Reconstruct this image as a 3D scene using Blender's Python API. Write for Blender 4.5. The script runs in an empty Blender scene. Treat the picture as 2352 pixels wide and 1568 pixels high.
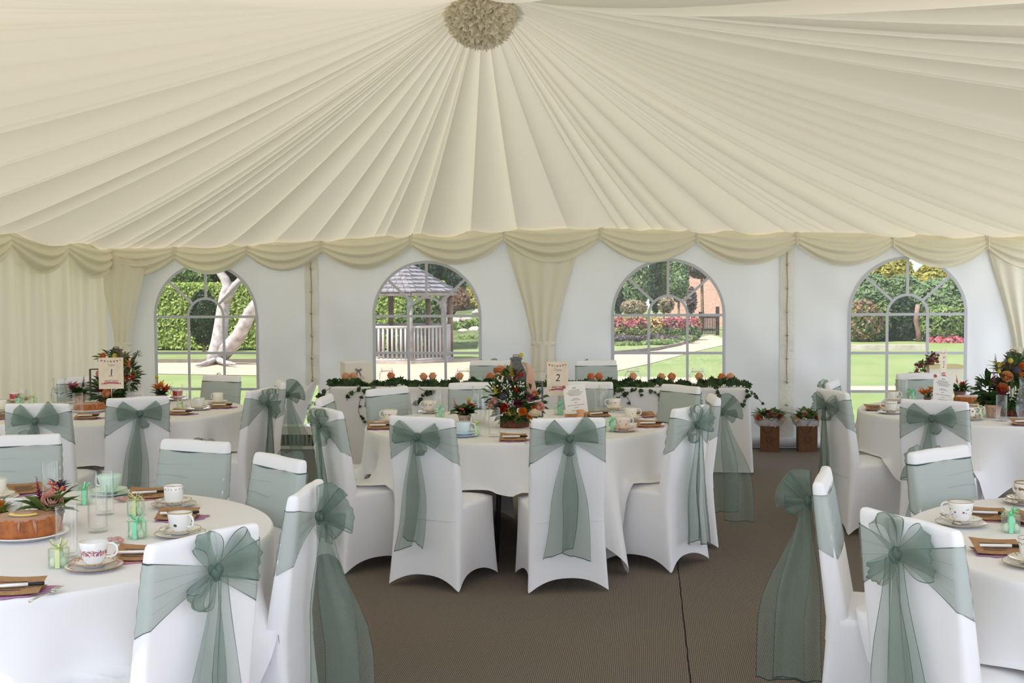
import bpy, math, random
from mathutils import Vector, Matrix, noise
SC = bpy.context.scene
COL = SC.collection
PI = math.pi
rnd = random.Random(7)
sin, cos, rad = math.sin, math.cos, math.radians


def lerp(a, b, t):
    return a + (b - a) * t


def clamp(x, a=0.0, b=1.0):
    return max(a, min(b, x))


def smooth(x):
    x = clamp(x)
    return x * x * (3 - 2 * x)


# ------------------------------------------------------------------ camera
F = 2700.0
H = 1.61
CX, CY = 1176.0, 784.0
yaw = math.atan((1487.0 - CX) / F)
pitch = -math.atan((784 - 666.0) / F)
roll = -0.0062
FW = Vector((-sin(yaw) * cos(pitch), cos(yaw) * cos(pitch), sin(pitch)))
R0 = FW.cross(Vector((0, 0, 1))).normalized()
U0 = R0.cross(FW)
RT = R0 * cos(roll) + U0 * sin(roll)
UP = -R0 * sin(roll) + U0 * cos(roll)
EYE = Vector((0, 0, H))
cam_d = bpy.data.cameras.new('camera')
cam = bpy.data.objects.new('camera', cam_d)
COL.objects.link(cam)
cam_d.sensor_width = 36.0
cam_d.lens = F / 2352.0 * 36.0
cam_d.clip_start = 0.05
cam_d.clip_end = 500
cm = Matrix((RT, UP, -FW)).transposed().to_4x4()
cm.translation = EYE
cam.matrix_world = cm
SC.camera = cam


def ray(px, py):
    return FW + RT * ((px - CX) / F) + UP * ((CY - py) / F)


def onz(px, py, z):
    r = ray(px, py)
    return EYE + r * ((z - H) / r.z)


def ony(px, py, y):
    r = ray(px, py)
    return EYE + r * (y / r.y)


def onx(px, py, x):
    r = ray(px, py)
    return EYE + r * (x / r.x)


def ppm(y):
    """pixels per metre at depth y"""
    return F / (y * 0.995)


# ------------------------------------------------------------------ mesh builder
class MB:
    def __init__(s):
        s.v = []
        s.f = []
        s.m = []
        s.M = Matrix.Identity(4)

    def at(s, loc=(0, 0, 0), rz=0.0, rx=0.0, ry=0.0, sc=1.0):
        s.M = (Matrix.Translation(Vector(loc)) @ Matrix.Rotation(rz, 4, 'Z') @ Matrix.Rotation(ry, 4, 'Y')
               @ Matrix.Rotation(rx, 4, 'X') @ Matrix.Scale(sc, 4))
        return s

    def basis(s, loc, z, x=None, sc=1.0):
        z = Vector(z).normalized()
        x = Vector(x) if x is not None else (Vector((1, 0, 0)) if abs(z.x) < 0.9 else Vector((0, 1, 0)))
        y = z.cross(x).normalized()
        x = y.cross(z)
        m = Matrix((x * sc, y * sc, z * sc)).transposed().to_4x4()
        m.translation = Vector(loc)
        s.M = m
        return s

    def add(s, vs, fs, mat=0):
        b = len(s.v)
        M = s.M
        s.v += [M @ Vector(v) for v in vs]
        s.f += [tuple(b + i for i in f) for f in fs]
        if callable(mat):
            s.m += [mat(i) for i in range(len(fs))]
        else:
            s.m += [mat] * len(fs)
        return s

    def grid(s, fn, us, vs, mat=0, cu=False, cv=False):
        """us, vs: lists of params (or ints); mat int or fn(i,j)"""
        if isinstance(us, int):
            us = [i / us for i in range(us + (0 if cu else 1))]
        if isinstance(vs, int):
            vs = [i / vs for i in range(vs + (0 if cv else 1))]
        nu, nv = len(us), len(vs)
        pts = [fn(u, v) for u in us for v in vs]
        fs = []
        ms = []
        for i in range(nu if cu else nu - 1):
            for j in range(nv if cv else nv - 1):
                i2, j2 = (i + 1) % nu, (j + 1) % nv
                fs.append((i * nv + j, i2 * nv + j, i2 * nv + j2, i * nv + j2))
                ms.append(mat(i, j) if callable(mat) else mat)
        return s.add(pts, fs, lambda k: ms[k])

    def lathe(s, prof, n=24, mat=0, fl=None):
        """prof list of (r,z); fl optional fn(angle,r,z)->r"""
        pts = []
        fs = []
        k = len(prof)
        for i in range(n):
            a = 2 * PI * i / n
            for (r, z) in prof:
                q = fl(a, r, z) if fl else r
                pts.append((q * cos(a), q * sin(a), z))
        for i in range(n):
            i2 = (i + 1) % n
            for j in range(k - 1):
                if prof[j][0] == 0 and prof[j + 1][0] == 0:
                    continue
                if prof[j][0] == 0:
                    fs.append((i * k + j, i2 * k + j + 1, i * k + j + 1))
                elif prof[j + 1][0] == 0:
                    fs.append((i * k + j, i2 * k + j, i * k + j + 1))
                else:
                    fs.append((i * k + j, i2 * k + j, i2 * k + j + 1, i * k + j + 1))
        return s.add(pts, fs, mat)

    def tube(s, path, r, n=8, mat=0, cap=True):
        path = [Vector(p) for p in path]
        k = len(path)
        rs = r if isinstance(r, (list, tuple)) else [r] * k
        pts = []
        nx = None
        for i, p in enumerate(path):
            t = (path[min(i + 1, k - 1)] - path[max(i - 1, 0)])
            t = t.normalized() if t.length > 1e-9 else Vector((0, 0, 1))
            if nx is None:
                nx = t.orthogonal().normalized()
            nx = (nx - t * nx.dot(t))
            nx = nx.normalized() if nx.length > 1e-6 else t.orthogonal().normalized()
            b = t.cross(nx)
            for j in range(n):
                a = 2 * PI * j / n
                pts.append(p + (nx * cos(a) + b * sin(a)) * rs[i])
        fs = []
        for i in range(k - 1):
            for j in range(n):
                j2 = (j + 1) % n
                fs.append((i * n + j, i * n + j2, (i + 1) * n + j2, (i + 1) * n + j))
        if cap:
            fs.append(tuple(range(n))[::-1])
            fs.append(tuple((k - 1) * n + j for j in range(n)))
        return s.add(pts, fs, mat)

    def box(s, c, d, mat=0):
        x, y, z = c
        a, b, e = d[0] / 2, d[1] / 2, d[2] / 2
        vs = [(x + i * a, y + j * b, z + k * e) for k in (-1, 1) for j in (-1, 1) for i in (-1, 1)]
        return s.add(vs, [(0, 2, 3, 1), (4, 5, 7, 6), (0, 1, 5, 4), (2, 6, 7, 3), (0, 4, 6, 2), (1, 3, 7, 5)], mat)

    def ball(s, c, r, n=10, mat=0, sq=(1, 1, 1)):
        k = max(5, n // 2 + 1)
        m0 = s.M.copy()
        s.M = m0 @ Matrix.Translation(Vector(c)) @ Matrix.Diagonal((sq[0], sq[1], sq[2], 1))
        prof = [(r * sin(PI * i / (k - 1)) if 0 < i < k - 1 else 0, -r * cos(PI * i / (k - 1))) for i in range(k)]
        s.lathe(prof, n, mat)
        s.M = m0
        return s

    def poly(s, pts, mat=0):
        return s.add(pts, [tuple(range(len(pts)))], mat)

    def leaf(s, p, d, up, L, W, mat=0, bend=0.25, n=3):
        """a pointed leaf from p along d"""
        d = Vector(d).normalized()
        side = d.cross(Vector(up))
        side = side.normalized() if side.length > 1e-5 else d.orthogonal().normalized()
        nrm = side.cross(d)
        p = Vector(p)
        pts = []
        for i in range(n + 1):
            t = i / n
            w = W * 0.5 * (sin(PI * min(1, t * 0.93 + 0.07)) ** 0.8)
            c = p + d * (L * t) - nrm * (bend * L * t * t)
            if i == n:
                pts.append(c)
            else:
                pts += [c - side * w + nrm * (W * 0.12), c, c + side * w + nrm * (W * 0.12)]
        fs = []
        for i in range(n - 1):
            a = i * 3
            fs += [(a, a + 1, a + 4, a + 3), (a + 1, a + 2, a + 5, a + 4)]
        a = (n - 1) * 3
        fs += [(a, a + 1, a + 3), (a + 1, a + 2, a + 3)]
        return s.add(pts, fs, mat)

    def mesh(s, name, mats, smooth=True):
        me = bpy.data.meshes.new(name)
        me.from_pydata([tuple(v) for v in s.v], [], s.f)
        for m in (mats if isinstance(mats, (list, tuple)) else [mats]):
            me.materials.append(m)
        me.polygons.foreach_set('material_index', s.m)
        me.polygons.foreach_set('use_smooth', [smooth] * len(s.f))
        me.update()
        return me

    def build(s, name, mats, parent=None, smooth=True, label=None, loc=None):
        o = bpy.data.objects.new(name, s.mesh(name, mats, smooth))
        COL.objects.link(o)
        if parent is not None:
            o.parent = parent
        if loc is not None:
            o.location = loc
        if label:
            o['label'] = label
        return o


def thing(name, label, cat, loc=(0, 0, 0), rz=0.0, group=None):
    o = bpy.data.objects.new(name, None)
    COL.objects.link(o)
    o.empty_display_size = 0.1
    o.location = loc
    o.rotation_euler = (0, 0, rz)
    return tag(o, label, cat, group)


def tag(o, label, cat, group=None):
    o['label'] = label
    o['category'] = cat
    if group:
        o['group'] = group
    return o


def struct(o, label=None):
    o['kind'] = 'structure'
    if label:
        o['label'] = label
    return o


def dup(root, label, loc, rz=0.0, group=None, sc=1.0):
    def cp(o, par):
        c = o.copy()
        COL.objects.link(c)
        if par is not None:
            c.parent = par
            c.matrix_parent_inverse = o.matrix_parent_inverse
        for ch in KIDS.get(o.name, ()):
            cp(ch, c)
        return c
    if root.name not in KIDS:
        def walk(o):
            KIDS[o.name] = [x for x in bpy.data.objects if x.parent == o]
            for x in KIDS[o.name]:
                walk(x)
        walk(root)
    r = cp(root, None)
    r.location = loc
    r.rotation_euler = (0, 0, rz)
    r.scale = (sc, sc, sc)
    r['label'] = label
    if group:
        r['group'] = group
    return r


KIDS = {}
USED = set()


def place(proto, label, loc, rz=0.0, group=None, sc=1.0):
    """first call moves the prototype itself, later calls copy it"""
    if proto.name in USED:
        return dup(proto, label, loc, rz, group, sc)
    USED.add(proto.name)
    proto.location = loc
    proto.rotation_euler = (0, 0, rz)
    proto.scale = (sc, sc, sc)
    proto['label'] = label
    if group:
        proto['group'] = group
    return proto


# ------------------------------------------------------------------ materials
def newmat(name):
    m = bpy.data.materials.new(name)
    m.use_nodes = True
    nt = m.node_tree
    nt.nodes.clear()
    return m, nt, nt.nodes.new('ShaderNodeOutputMaterial')


def nd(nt, t, ins=None, **kw):
    x = nt.nodes.new('ShaderNode' + t)
    for k, v in kw.items():
        setattr(x, k, v)
    for k, v in (ins or {}).items():
        if isinstance(v, bpy.types.NodeSocket):
            nt.links.new(v, x.inputs[k])
        elif isinstance(v, bpy.types.Node):
            nt.links.new(v.outputs[0], x.inputs[k])
        else:
            if isinstance(v, tuple) and len(v) == 3 and x.inputs[k].type == 'RGBA':
                v = v + (1,)
            x.inputs[k].default_value = v
    return x


def mth(nt, op, a, b=None, c=None):
    x = nt.nodes.new('ShaderNodeMath')
    x.operation = op
    for i, v in enumerate((a, b, c)):
        if v is None:
            continue
        if isinstance(v, (int, float)):
            x.inputs[i].default_value = v
        else:
            nt.links.new(v if isinstance(v, bpy.types.NodeSocket) else v.outputs[0], x.inputs[i])
    return x.outputs[0]


def mixc(nt, f, a, b):
    x = nt.nodes.new('ShaderNodeMix')
    x.data_type = 'RGBA'
    for k, v in ((0, f), (6, a), (7, b)):
        if isinstance(v, bpy.types.NodeSocket):
            nt.links.new(v, x.inputs[k])
        elif isinstance(v, tuple):
            x.inputs[k].default_value = v + (1,) if len(v) == 3 else v
        else:
            x.inputs[k].default_value = v
    return x.outputs[2]


def coords(nt, kind='Object'):
    return nt.nodes.new('ShaderNodeTexCoord').outputs[kind]


def plain(name, col, rough=0.6, spec=0.3, metal=0.0, var=0.0, scale=20.0, bump=0.0, bscale=60.0, sheen=0.0, sub=0.0):
    m, nt, out = newmat(name)
    c = col
    p = nd(nt, 'BsdfPrincipled', {'Roughness': rough, 'Metallic': metal, 'Specular IOR Level': spec})
    co = coords(nt)
    if var:
        no = nd(nt, 'TexNoise', {'Vector': co, 'Scale': scale, 'Detail': 3.0})
        r = nd(nt, 'MapRange', {'Value': no.outputs[0], 'From Min': 0.3, 'From Max': 0.7})
        c = mixc(nt, r.outputs[0], tuple(x * (1 - var) for x in col), tuple(min(1, x * (1 + var)) for x in col))
        nt.links.new(c, p.inputs['Base Color'])
    else:
        p.inputs['Base Color'].default_value = tuple(col) + (1,)
    if bump:
        no = nd(nt, 'TexNoise', {'Vector': co, 'Scale': bscale, 'Detail': 4.0})
        b = nd(nt, 'Bump', {'Height': no.outputs[0], 'Strength': bump, 'Distance': 0.01})
        nt.links.new(b.outputs[0], p.inputs['Normal'])
    if sheen:
        p.inputs['Sheen Weight'].default_value = sheen
    nt.links.new(p.outputs[0], out.inputs[0])
    return m


def cloth(name, col, trans=0.0, tcol=None, bump=0.15, bscale=5.0, dist=0.01, fine=0.0, gloss=0.0, stretch=(1, 1, 1), detail=3.0):
    """woven cloth: diffuse, partly translucent, soft wrinkles"""
    m, nt, out = newmat(name)
    co = coords(nt)
    mp = nd(nt, 'Mapping', {'Vector': co, 'Scale': stretch})
    no = nd(nt, 'TexNoise', {'Vector': mp.outputs[0], 'Scale': bscale, 'Detail': detail, 'Roughness': 0.45})
    b = nd(nt, 'Bump', {'Height': no.outputs[0], 'Strength': bump, 'Distance': dist})
    nrm = b.outputs[0]
    if fine:
        n2 = nd(nt, 'TexNoise', {'Vector': co, 'Scale': 500.0, 'Detail': 1.0})
        b2 = nd(nt, 'Bump', {'Height': n2.outputs[0], 'Strength': fine, 'Distance': 0.001, 'Normal': nrm})
        nrm = b2.outputs[0]
    d = nd(nt, 'BsdfDiffuse', {'Color': tuple(col), 'Normal': nrm})
    sh = d.outputs[0]
    if trans:
        t = nd(nt, 'BsdfTranslucent', {'Color': tuple(tcol or col), 'Normal': nrm})
        mx = nd(nt, 'MixShader', {0: trans, 1: sh, 2: t.outputs[0]})
        sh = mx.outputs[0]
    if gloss:
        g = nd(nt, 'BsdfGlossy', {'Color': (1, 1, 1), 'Roughness': 0.35, 'Normal': nrm})
        mx = nd(nt, 'MixShader', {0: gloss, 1: sh, 2: g.outputs[0]})
        sh = mx.outputs[0]
    nt.links.new(sh, out.inputs[0])
    return m


def glass(name, tint=(1, 1, 1), refl=0.9, base=0.03, rough=0.02, edge=(0.75, 0.8, 0.8), bump=0.0, bscale=8.0, haze=0.0):
    """thin clear glass or film: transparent straight on, mirror-like and a little darker at grazing angles"""
    m, nt, out = newmat(name)
    lw = nd(nt, 'LayerWeight', {'Blend': 0.3})
    fc = lw.outputs['Facing']
    p3 = mth(nt, 'POWER', fc, 3.0)
    tc = mixc(nt, p3, tuple(tint), tuple(edge))
    tr = nd(nt, 'BsdfTransparent', {'Color': tc})
    gl = nd(nt, 'BsdfGlossy', {'Color': (1, 1, 1), 'Roughness': rough})
    if bump:
        no = nd(nt, 'TexNoise', {'Vector': coords(nt), 'Scale': bscale, 'Detail': 3.0})
        b = nd(nt, 'Bump', {'Height': no.outputs[0], 'Strength': bump, 'Distance': 0.02})
        nt.links.new(b.outputs[0], gl.inputs['Normal'])
    f = mth(nt, 'MULTIPLY_ADD', mth(nt, 'POWER', fc, 2.2), refl - base, base)
    sh = nd(nt, 'MixShader', {0: f, 1: tr.outputs[0], 2: gl.outputs[0]}).outputs[0]
    if haze:  # haze mixed in as a pale diffuse veil over the clear sheet
        df = nd(nt, 'BsdfDiffuse', {'Color': (0.8, 0.82, 0.85)})
        sh = nd(nt, 'MixShader', {0: haze, 1: sh, 2: df.outputs[0]}).outputs[0]
    nt.links.new(sh, out.inputs[0])
    return m


def sheer(name, col, fac, tint=(0.86, 0.9, 0.87)):
    m, nt, out = newmat(name)
    co = coords(nt)
    no = nd(nt, 'TexNoise', {'Vector': co, 'Scale': 14.0, 'Detail': 3.0})
    b = nd(nt, 'Bump', {'Height': no.outputs[0], 'Strength': 0.25, 'Distance': 0.02})
    d = nd(nt, 'BsdfDiffuse', {'Color': tuple(col), 'Normal': b.outputs[0]})
    t = nd(nt, 'BsdfTranslucent', {'Color': tuple(col), 'Normal': b.outputs[0]})
    g = nd(nt, 'BsdfGlossy', {'Color': (0.75, 0.9, 0.82), 'Roughness': 0.38, 'Normal': b.outputs[0]})
    s1 = nd(nt, 'MixShader', {0: 0.4, 1: d.outputs[0], 2: t.outputs[0]})
    s2 = nd(nt, 'MixShader', {0: 0.06, 1: s1.outputs[0], 2: g.outputs[0]})
    tr = nd(nt, 'BsdfTransparent', {'Color': tuple(tint)})
    # seen edge-on a gauze is denser than face-on
    lw = nd(nt, 'LayerWeight', {'Blend': 0.5})
    f = mth(nt, 'MULTIPLY_ADD', mth(nt, 'POWER', lw.outputs['Facing'], 3.0), 0.35, fac)
    sh = nd(nt, 'MixShader', {0: f, 1: tr.outputs[0], 2: s2.outputs[0]})
    nt.links.new(sh.outputs[0], out.inputs[0])
    return m


def leafmat(name, c1, c2, trans=0.35, rough=0.5, spec=0.2):
    """leaves: colour differs from leaf to leaf"""
    m, nt, out = newmat(name)
    g = nt.nodes.new('ShaderNodeNewGeometry')
    c = mixc(nt, g.outputs['Random Per Island'], tuple(c1), tuple(c2))
    p = nd(nt, 'BsdfPrincipled', {'Base Color': c, 'Roughness': rough, 'Specular IOR Level': spec})
    t = nd(nt, 'BsdfTranslucent', {'Color': c})
    mx = nd(nt, 'MixShader', {0: trans, 1: p.outputs[0], 2: t.outputs[0]})
    nt.links.new(mx.outputs[0], out.inputs[0])
    return m


def china(name, base=(0.86, 0.85, 0.82), band=None, radial=False, scale=95.0, thr=0.32, pal=((0.6, 0.12, 0.2), (0.7, 0.3, 0.35), (0.25, 0.32, 0.1), (0.65, 0.45, 0.1)), rim=None, rimcol=(0.45, 0.3, 0.1), solid=None, cover=0.5):
    """glazed china with painted sprigs in a band, and a gilt or coloured rim (r or z interval)"""
    m, nt, out = newmat(name)
    co = coords(nt)
    sx = nd(nt, 'SeparateXYZ', {0: co})
    if radial:
        q = mth(nt, 'SQRT', mth(nt, 'ADD', mth(nt, 'MULTIPLY', sx.outputs[0], sx.outputs[0]), mth(nt, 'MULTIPLY', sx.outputs[1], sx.outputs[1])))
    else:
        q = sx.outputs[2]

    def inside(a, b):
        return mth(nt, 'MULTIPLY', mth(nt, 'GREATER_THAN', q, a), mth(nt, 'LESS_THAN', q, b))
    c = tuple(base) + (1,)
    if band:
        v = nd(nt, 'TexVoronoi', {'Vector': co, 'Scale': scale})
        mid, hf = (band[0] + band[1]) / 2, (band[1] - band[0]) / 2
        tq = mth(nt, 'MULTIPLY', mth(nt, 'SUBTRACT', q, mid), 1 / hf)
        lim = mth(nt, 'MULTIPLY', mth(nt, 'SUBTRACT', 1.0, mth(nt, 'MULTIPLY', tq, tq)), thr * 1.25)
        dot = mth(nt, 'LESS_THAN', v.outputs['Distance'], lim)
        no = nd(nt, 'TexNoise', {'Vector': co, 'Scale': scale * 0.22, 'Detail': 0.0})
        dot = mth(nt, 'MULTIPLY', dot, mth(nt, 'GREATER_THAN', no.outputs[0], 1 - cover))
        dot = mth(nt, 'MULTIPLY', dot, inside(*band))
        sp = nd(nt, 'SeparateXYZ', {0: v.outputs['Color']})
        rp = nt.nodes.new('ShaderNodeValToRGB')
        rp.color_ramp.interpolation = 'CONSTANT'
        e = rp.color_ramp.elements
        e[0].color = pal[0] + (1,)
        e[1].position = 1 / len(pal)
        e[1].color = pal[1 % len(pal)] + (1,)
        for i in range(2, len(pal)):
            x = e.new(i / len(pal))
            x.color = pal[i] + (1,)
        nt.links.new(sp.outputs[0], rp.inputs[0])
        c = mixc(nt, dot, c, rp.outputs[0])
    if solid:
        c = mixc(nt, inside(solid[0], solid[1]), c, solid[2])
    if rim:
        c = mixc(nt, inside(*rim), c, tuple(rimcol))
    p = nd(nt, 'BsdfPrincipled', {'Roughness': 0.15, 'Specular IOR Level': 0.5, 'Coat Weight': 0.3})
    if isinstance(c, bpy.types.NodeSocket):
        nt.links.new(c, p.inputs['Base Color'])
    else:
        p.inputs['Base Color'].default_value = c
    nt.links.new(p.outputs[0], out.inputs[0])
    return m


M = {}
M['white'] = cloth('white_spandex', (0.90, 0.89, 0.90), bump=0.12, bscale=9.0, dist=0.02, fine=0.1, trans=0.08)
M['linen'] = cloth('white_table_linen', (0.88, 0.87, 0.87), bump=0.2, bscale=4.0, dist=0.03, fine=0.15, trans=0.1)
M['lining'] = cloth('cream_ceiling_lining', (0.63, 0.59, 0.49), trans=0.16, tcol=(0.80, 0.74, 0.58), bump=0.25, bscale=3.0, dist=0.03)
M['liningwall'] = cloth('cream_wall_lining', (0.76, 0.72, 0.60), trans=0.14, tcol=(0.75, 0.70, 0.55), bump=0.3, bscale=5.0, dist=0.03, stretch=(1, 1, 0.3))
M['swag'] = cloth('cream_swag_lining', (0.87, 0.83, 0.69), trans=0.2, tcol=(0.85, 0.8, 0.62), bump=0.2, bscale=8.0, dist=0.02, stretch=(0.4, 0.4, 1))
M['pvc'] = cloth('white_pvc_sheet', (0.83, 0.83, 0.84), trans=0.15, tcol=(0.80, 0.77, 0.80), bump=0.6, bscale=1.3, dist=0.25, gloss=0.10, stretch=(1.3, 1, 0.9), detail=0.8)
M['pvcframe'] = plain('pale_pvc_welded_strip', (0.55, 0.56, 0.60), rough=0.4)
M['film'] = glass('clear_window_film', base=0.02, refl=0.5, rough=0.05, edge=(0.95, 0.95, 0.95), bump=0.3, bscale=5.0, haze=0.06)
M['filmw'] = glass('clear_crinkled_window_film', base=0.05, refl=0.6, rough=0.03, edge=(0.95, 0.95, 0.95), bump=0.9, bscale=12.0, haze=0.07)
M['organza'] = sheer('sage_organza', (0.24, 0.315, 0.275), 0.38)
M['organzaf'] = sheer('sage_organza_stretched', (0.34, 0.385, 0.355), 0.27)
M['organzab'] = sheer('sage_organza_double', (0.20, 0.285, 0.24), 0.55)
M['piping'] = plain('dark_green_piping', (0.03, 0.06, 0.055), rough=0.5)
M['glass'] = glass('clear_glass', base=0.03, refl=0.8, edge=(0.62, 0.68, 0.68))
M['water'] = glass('water', base=0.02, refl=0.5, edge=(0.8, 0.85, 0.85), tint=(0.93, 0.96, 0.97))
M['acetate'] = glass('clear_acetate', base=0.05, refl=0.5, tint=(0.95, 1.0, 0.96), edge=(0.8, 0.9, 0.85), haze=0.08)
M['kraft'] = plain('brown_kraft_paper', (0.36, 0.20, 0.095), rough=0.8, var=0.15, scale=80)
M['shadedkraft'] = plain('shaded_brown_kraft', (0.13, 0.062, 0.026), rough=0.8, var=0.12, scale=30)  # darkened brown: the shade on the gift bags is in this colour
M['dark'] = plain('black_plastic', (0.015, 0.015, 0.016), rough=0.4)
M['ink'] = plain('dark_print', (0.06, 0.05, 0.05), rough=0.7)
M['greyink'] = plain('grey_print', (0.30, 0.28, 0.28), rough=0.7)
M['penwhite'] = plain('white_pen_barrel', (0.85, 0.84, 0.82), rough=0.3)
M['pink'] = plain('pink_paper_napkin', (0.62, 0.22, 0.30), rough=0.8, var=0.08)
M['mauve'] = plain('mauve_paper_napkin', (0.42, 0.20, 0.36), rough=0.8, var=0.08)
M['card'] = plain('cream_card', (0.74, 0.64, 0.50), rough=0.7, var=0.08, scale=14)
M['wcard'] = plain('white_card', (0.84, 0.82, 0.79), rough=0.7)
M['cream'] = plain('cream_box_card', (0.80, 0.76, 0.64), rough=0.6)
M['steel'] = plain('brushed_steel', (0.62, 0.60, 0.56), rough=0.25, metal=1.0)
M['lanterngrey'] = plain('grey_lantern_metal', (0.13, 0.13, 0.13), rough=0.5, metal=0.3, var=0.2, scale=40)
M['lanternbrown'] = plain('brown_lantern_metal', (0.08, 0.04, 0.03), rough=0.5)
M['wood'] = plain('pale_pine', (0.50, 0.26, 0.10), rough=0.6, var=0.25, scale=25)
M['bark'] = plain('rough_bark', (0.16, 0.055, 0.03), rough=0.9, var=0.5, scale=45, bump=0.8, bscale=60)
M['birch'] = plain('pale_birch_bark', (0.50, 0.36, 0.27), rough=0.8, var=0.35, scale=35, bump=0.4, bscale=50)
M['terracotta'] = plain('dark_clay_pot', (0.22, 0.13, 0.10), rough=0.7, var=0.15)
M['terrpink'] = plain('pale_clay_pot', (0.55, 0.36, 0.27), rough=0.8, var=0.25, scale=50)
M['mint'] = plain('mint_satin_ribbon', (0.25, 0.78, 0.46), rough=0.35, spec=0.4)
M['lime'] = plain('pale_lime_ribbon', (0.68, 0.76, 0.36), rough=0.35, spec=0.4)
M['sweet'] = plain('pale_green_sugar_shell', (0.60, 0.72, 0.50), rough=0.4)
M['sweetw'] = plain('pale_yellow_sugar_shell', (0.78, 0.78, 0.60), rough=0.4)
M['leafd'] = leafmat('dark_green_leaf', (0.020, 0.055, 0.018), (0.07, 0.13, 0.035), trans=0.2)
M['leafm'] = leafmat('green_leaf', (0.05, 0.12, 0.03), (0.16, 0.25, 0.06), trans=0.25)
M['leafs'] = leafmat('grey_green_leaf', (0.10, 0.15, 0.09), (0.22, 0.25, 0.13), trans=0.25)
M['ivy'] = leafmat('ivy_leaf', (0.012, 0.035, 0.012), (0.06, 0.10, 0.03), trans=0.15, rough=0.4)
M['stem'] = plain('brown_stem', (0.10, 0.05, 0.03), rough=0.7)
M['greenstem'] = plain('green_stem', (0.10, 0.17, 0.05), rough=0.6)
M['peach'] = leafmat('peach_petal', (0.80, 0.40, 0.20), (0.86, 0.52, 0.30), trans=0.25, rough=0.6)
M['apricot'] = leafmat('apricot_petal', (0.70, 0.22, 0.08), (0.80, 0.34, 0.14), trans=0.25, rough=0.6)
M['blush'] = leafmat('blush_petal', (0.80, 0.42, 0.36), (0.86, 0.62, 0.48), trans=0.25, rough=0.6)
M['pinkp'] = leafmat('pink_petal', (0.50, 0.12, 0.20), (0.68, 0.30, 0.36), trans=0.25, rough=0.6)
M['plum'] = leafmat('plum_petal', (0.20, 0.012, 0.06), (0.35, 0.03, 0.12), trans=0.2, rough=0.6)
M['orange'] = leafmat('orange_petal', (0.72, 0.16, 0.02), (0.80, 0.30, 0.03), trans=0.25, rough=0.6)
M['red'] = leafmat('red_petal', (0.45, 0.02, 0.01), (0.60, 0.07, 0.02), trans=0.2, rough=0.6)
M['ivory'] = leafmat('ivory_petal', (0.82, 0.70, 0.52), (0.86, 0.80, 0.68), trans=0.3, rough=0.6)
M['yellow'] = plain('yellow_billy_button', (0.62, 0.50, 0.06), rough=0.8, bump=0.8, bscale=300)
M['yell'] = leafmat('golden_floret', (0.45, 0.36, 0.04), (0.62, 0.50, 0.08), trans=0.2)
M['berry'] = plain('coral_berry', (0.70, 0.12, 0.06), rough=0.35, spec=0.5)
M['wberry'] = plain('white_berry', (0.80, 0.74, 0.66), rough=0.4)
M['thistle'] = plain('dusky_thistle', (0.045, 0.045, 0.065), rough=0.8)
M['copper'] = plain('copper_brown_glaze', (0.34, 0.09, 0.03), rough=0.3)
M['cake'] = plain('golden_sponge_crust', (0.36, 0.115, 0.03), rough=0.55, var=0.3, scale=30, bump=0.3, bscale=90)
M['icing'] = plain('thin_glaze_icing', (0.42, 0.22, 0.14), rough=0.25, var=0.15, scale=14, spec=0.5)
M['lemon'] = plain('candied_lemon', (0.80, 0.62, 0.16), rough=0.3)
M['metal'] = plain('folding_leg_metal', (0.02, 0.02, 0.022), rough=0.4)
M['tabletop'] = plain('plywood_table_top', (0.35, 0.24, 0.14), rough=0.6, var=0.2, scale=10)
# ------------------------------------------------------------------ the marquee
YW = 12.07
XL, XR = -5.77, 3.75
YF = 2.3
XM = -1.065
SILL, BAR, WR = 0.19, 1.345, 0.565
WINC = (-4.67, -2.283, 0.21, 2.571)
LACE = (-3.509, 1.396)

# floor: ribbed matting, laid in lengths with a seam running away from the camera
mm, nt, out = newmat('ribbed_brown_matting')
co = coords(nt)
sx = nd(nt, 'SeparateXYZ', {0: co})
no = nd(nt, 'TexNoise', {'Vector': co, 'Scale': 3.0, 'Detail': 2.0})
wob = mth(nt, 'MULTIPLY_ADD', no.outputs[0], 0.012, sx.outputs[0])
rib = mth(nt, 'SINE', mth(nt, 'MULTIPLY', wob, 2 * PI / 0.0085))
knot = mth(nt, 'SINE', mth(nt, 'MULTIPLY', sx.outputs[1], 2 * PI / 0.012))
pat = mth(nt, 'MULTIPLY_ADD', knot, 0.16, mth(nt, 'MULTIPLY_ADD', rib, 0.34, 0.5))
c0 = mixc(nt, pat, (0.062, 0.052, 0.043), (0.31, 0.26, 0.205))
n2 = nd(nt, 'TexNoise', {'Vector': co, 'Scale': 130.0, 'Detail': 1.0})
c0 = mixc(nt, mth(nt, 'MULTIPLY', mth(nt, 'GREATER_THAN', n2.outputs[0], 0.6), 0.25), c0, (0.14, 0.04, 0.03))
n3 = nd(nt, 'TexNoise', {'Vector': co, 'Scale': 0.8, 'Detail': 4.0})
c0 = mixc(nt, mth(nt, 'MULTIPLY', n3.outputs[0], 0.3), c0, (0.075, 0.07, 0.068))
n4 = nd(nt, 'TexNoise', {'Vector': co, 'Scale': 7.0, 'Detail': 2.0})
sd = mth(nt, 'ABSOLUTE', mth(nt, 'SUBTRACT', mth(nt, 'MULTIPLY_ADD', n4.outputs[0], 0.014, sx.outputs[0]), 0.182))
c0 = mixc(nt, mth(nt, 'LESS_THAN', sd, 0.0028), c0, (0.012, 0.01, 0.009))
p = nd(nt, 'BsdfPrincipled', {'Base Color': c0, 'Roughness': 0.9, 'Specular IOR Level': 0.15})
bp = nd(nt, 'Bump', {'Height': pat, 'Strength': 0.5, 'Distance': 0.003})
nt.links.new(bp.outputs[0], p.inputs['Normal'])
nt.links.new(p.outputs[0], out.inputs[0])
M['carpet'] = mm
b = MB()
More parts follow.
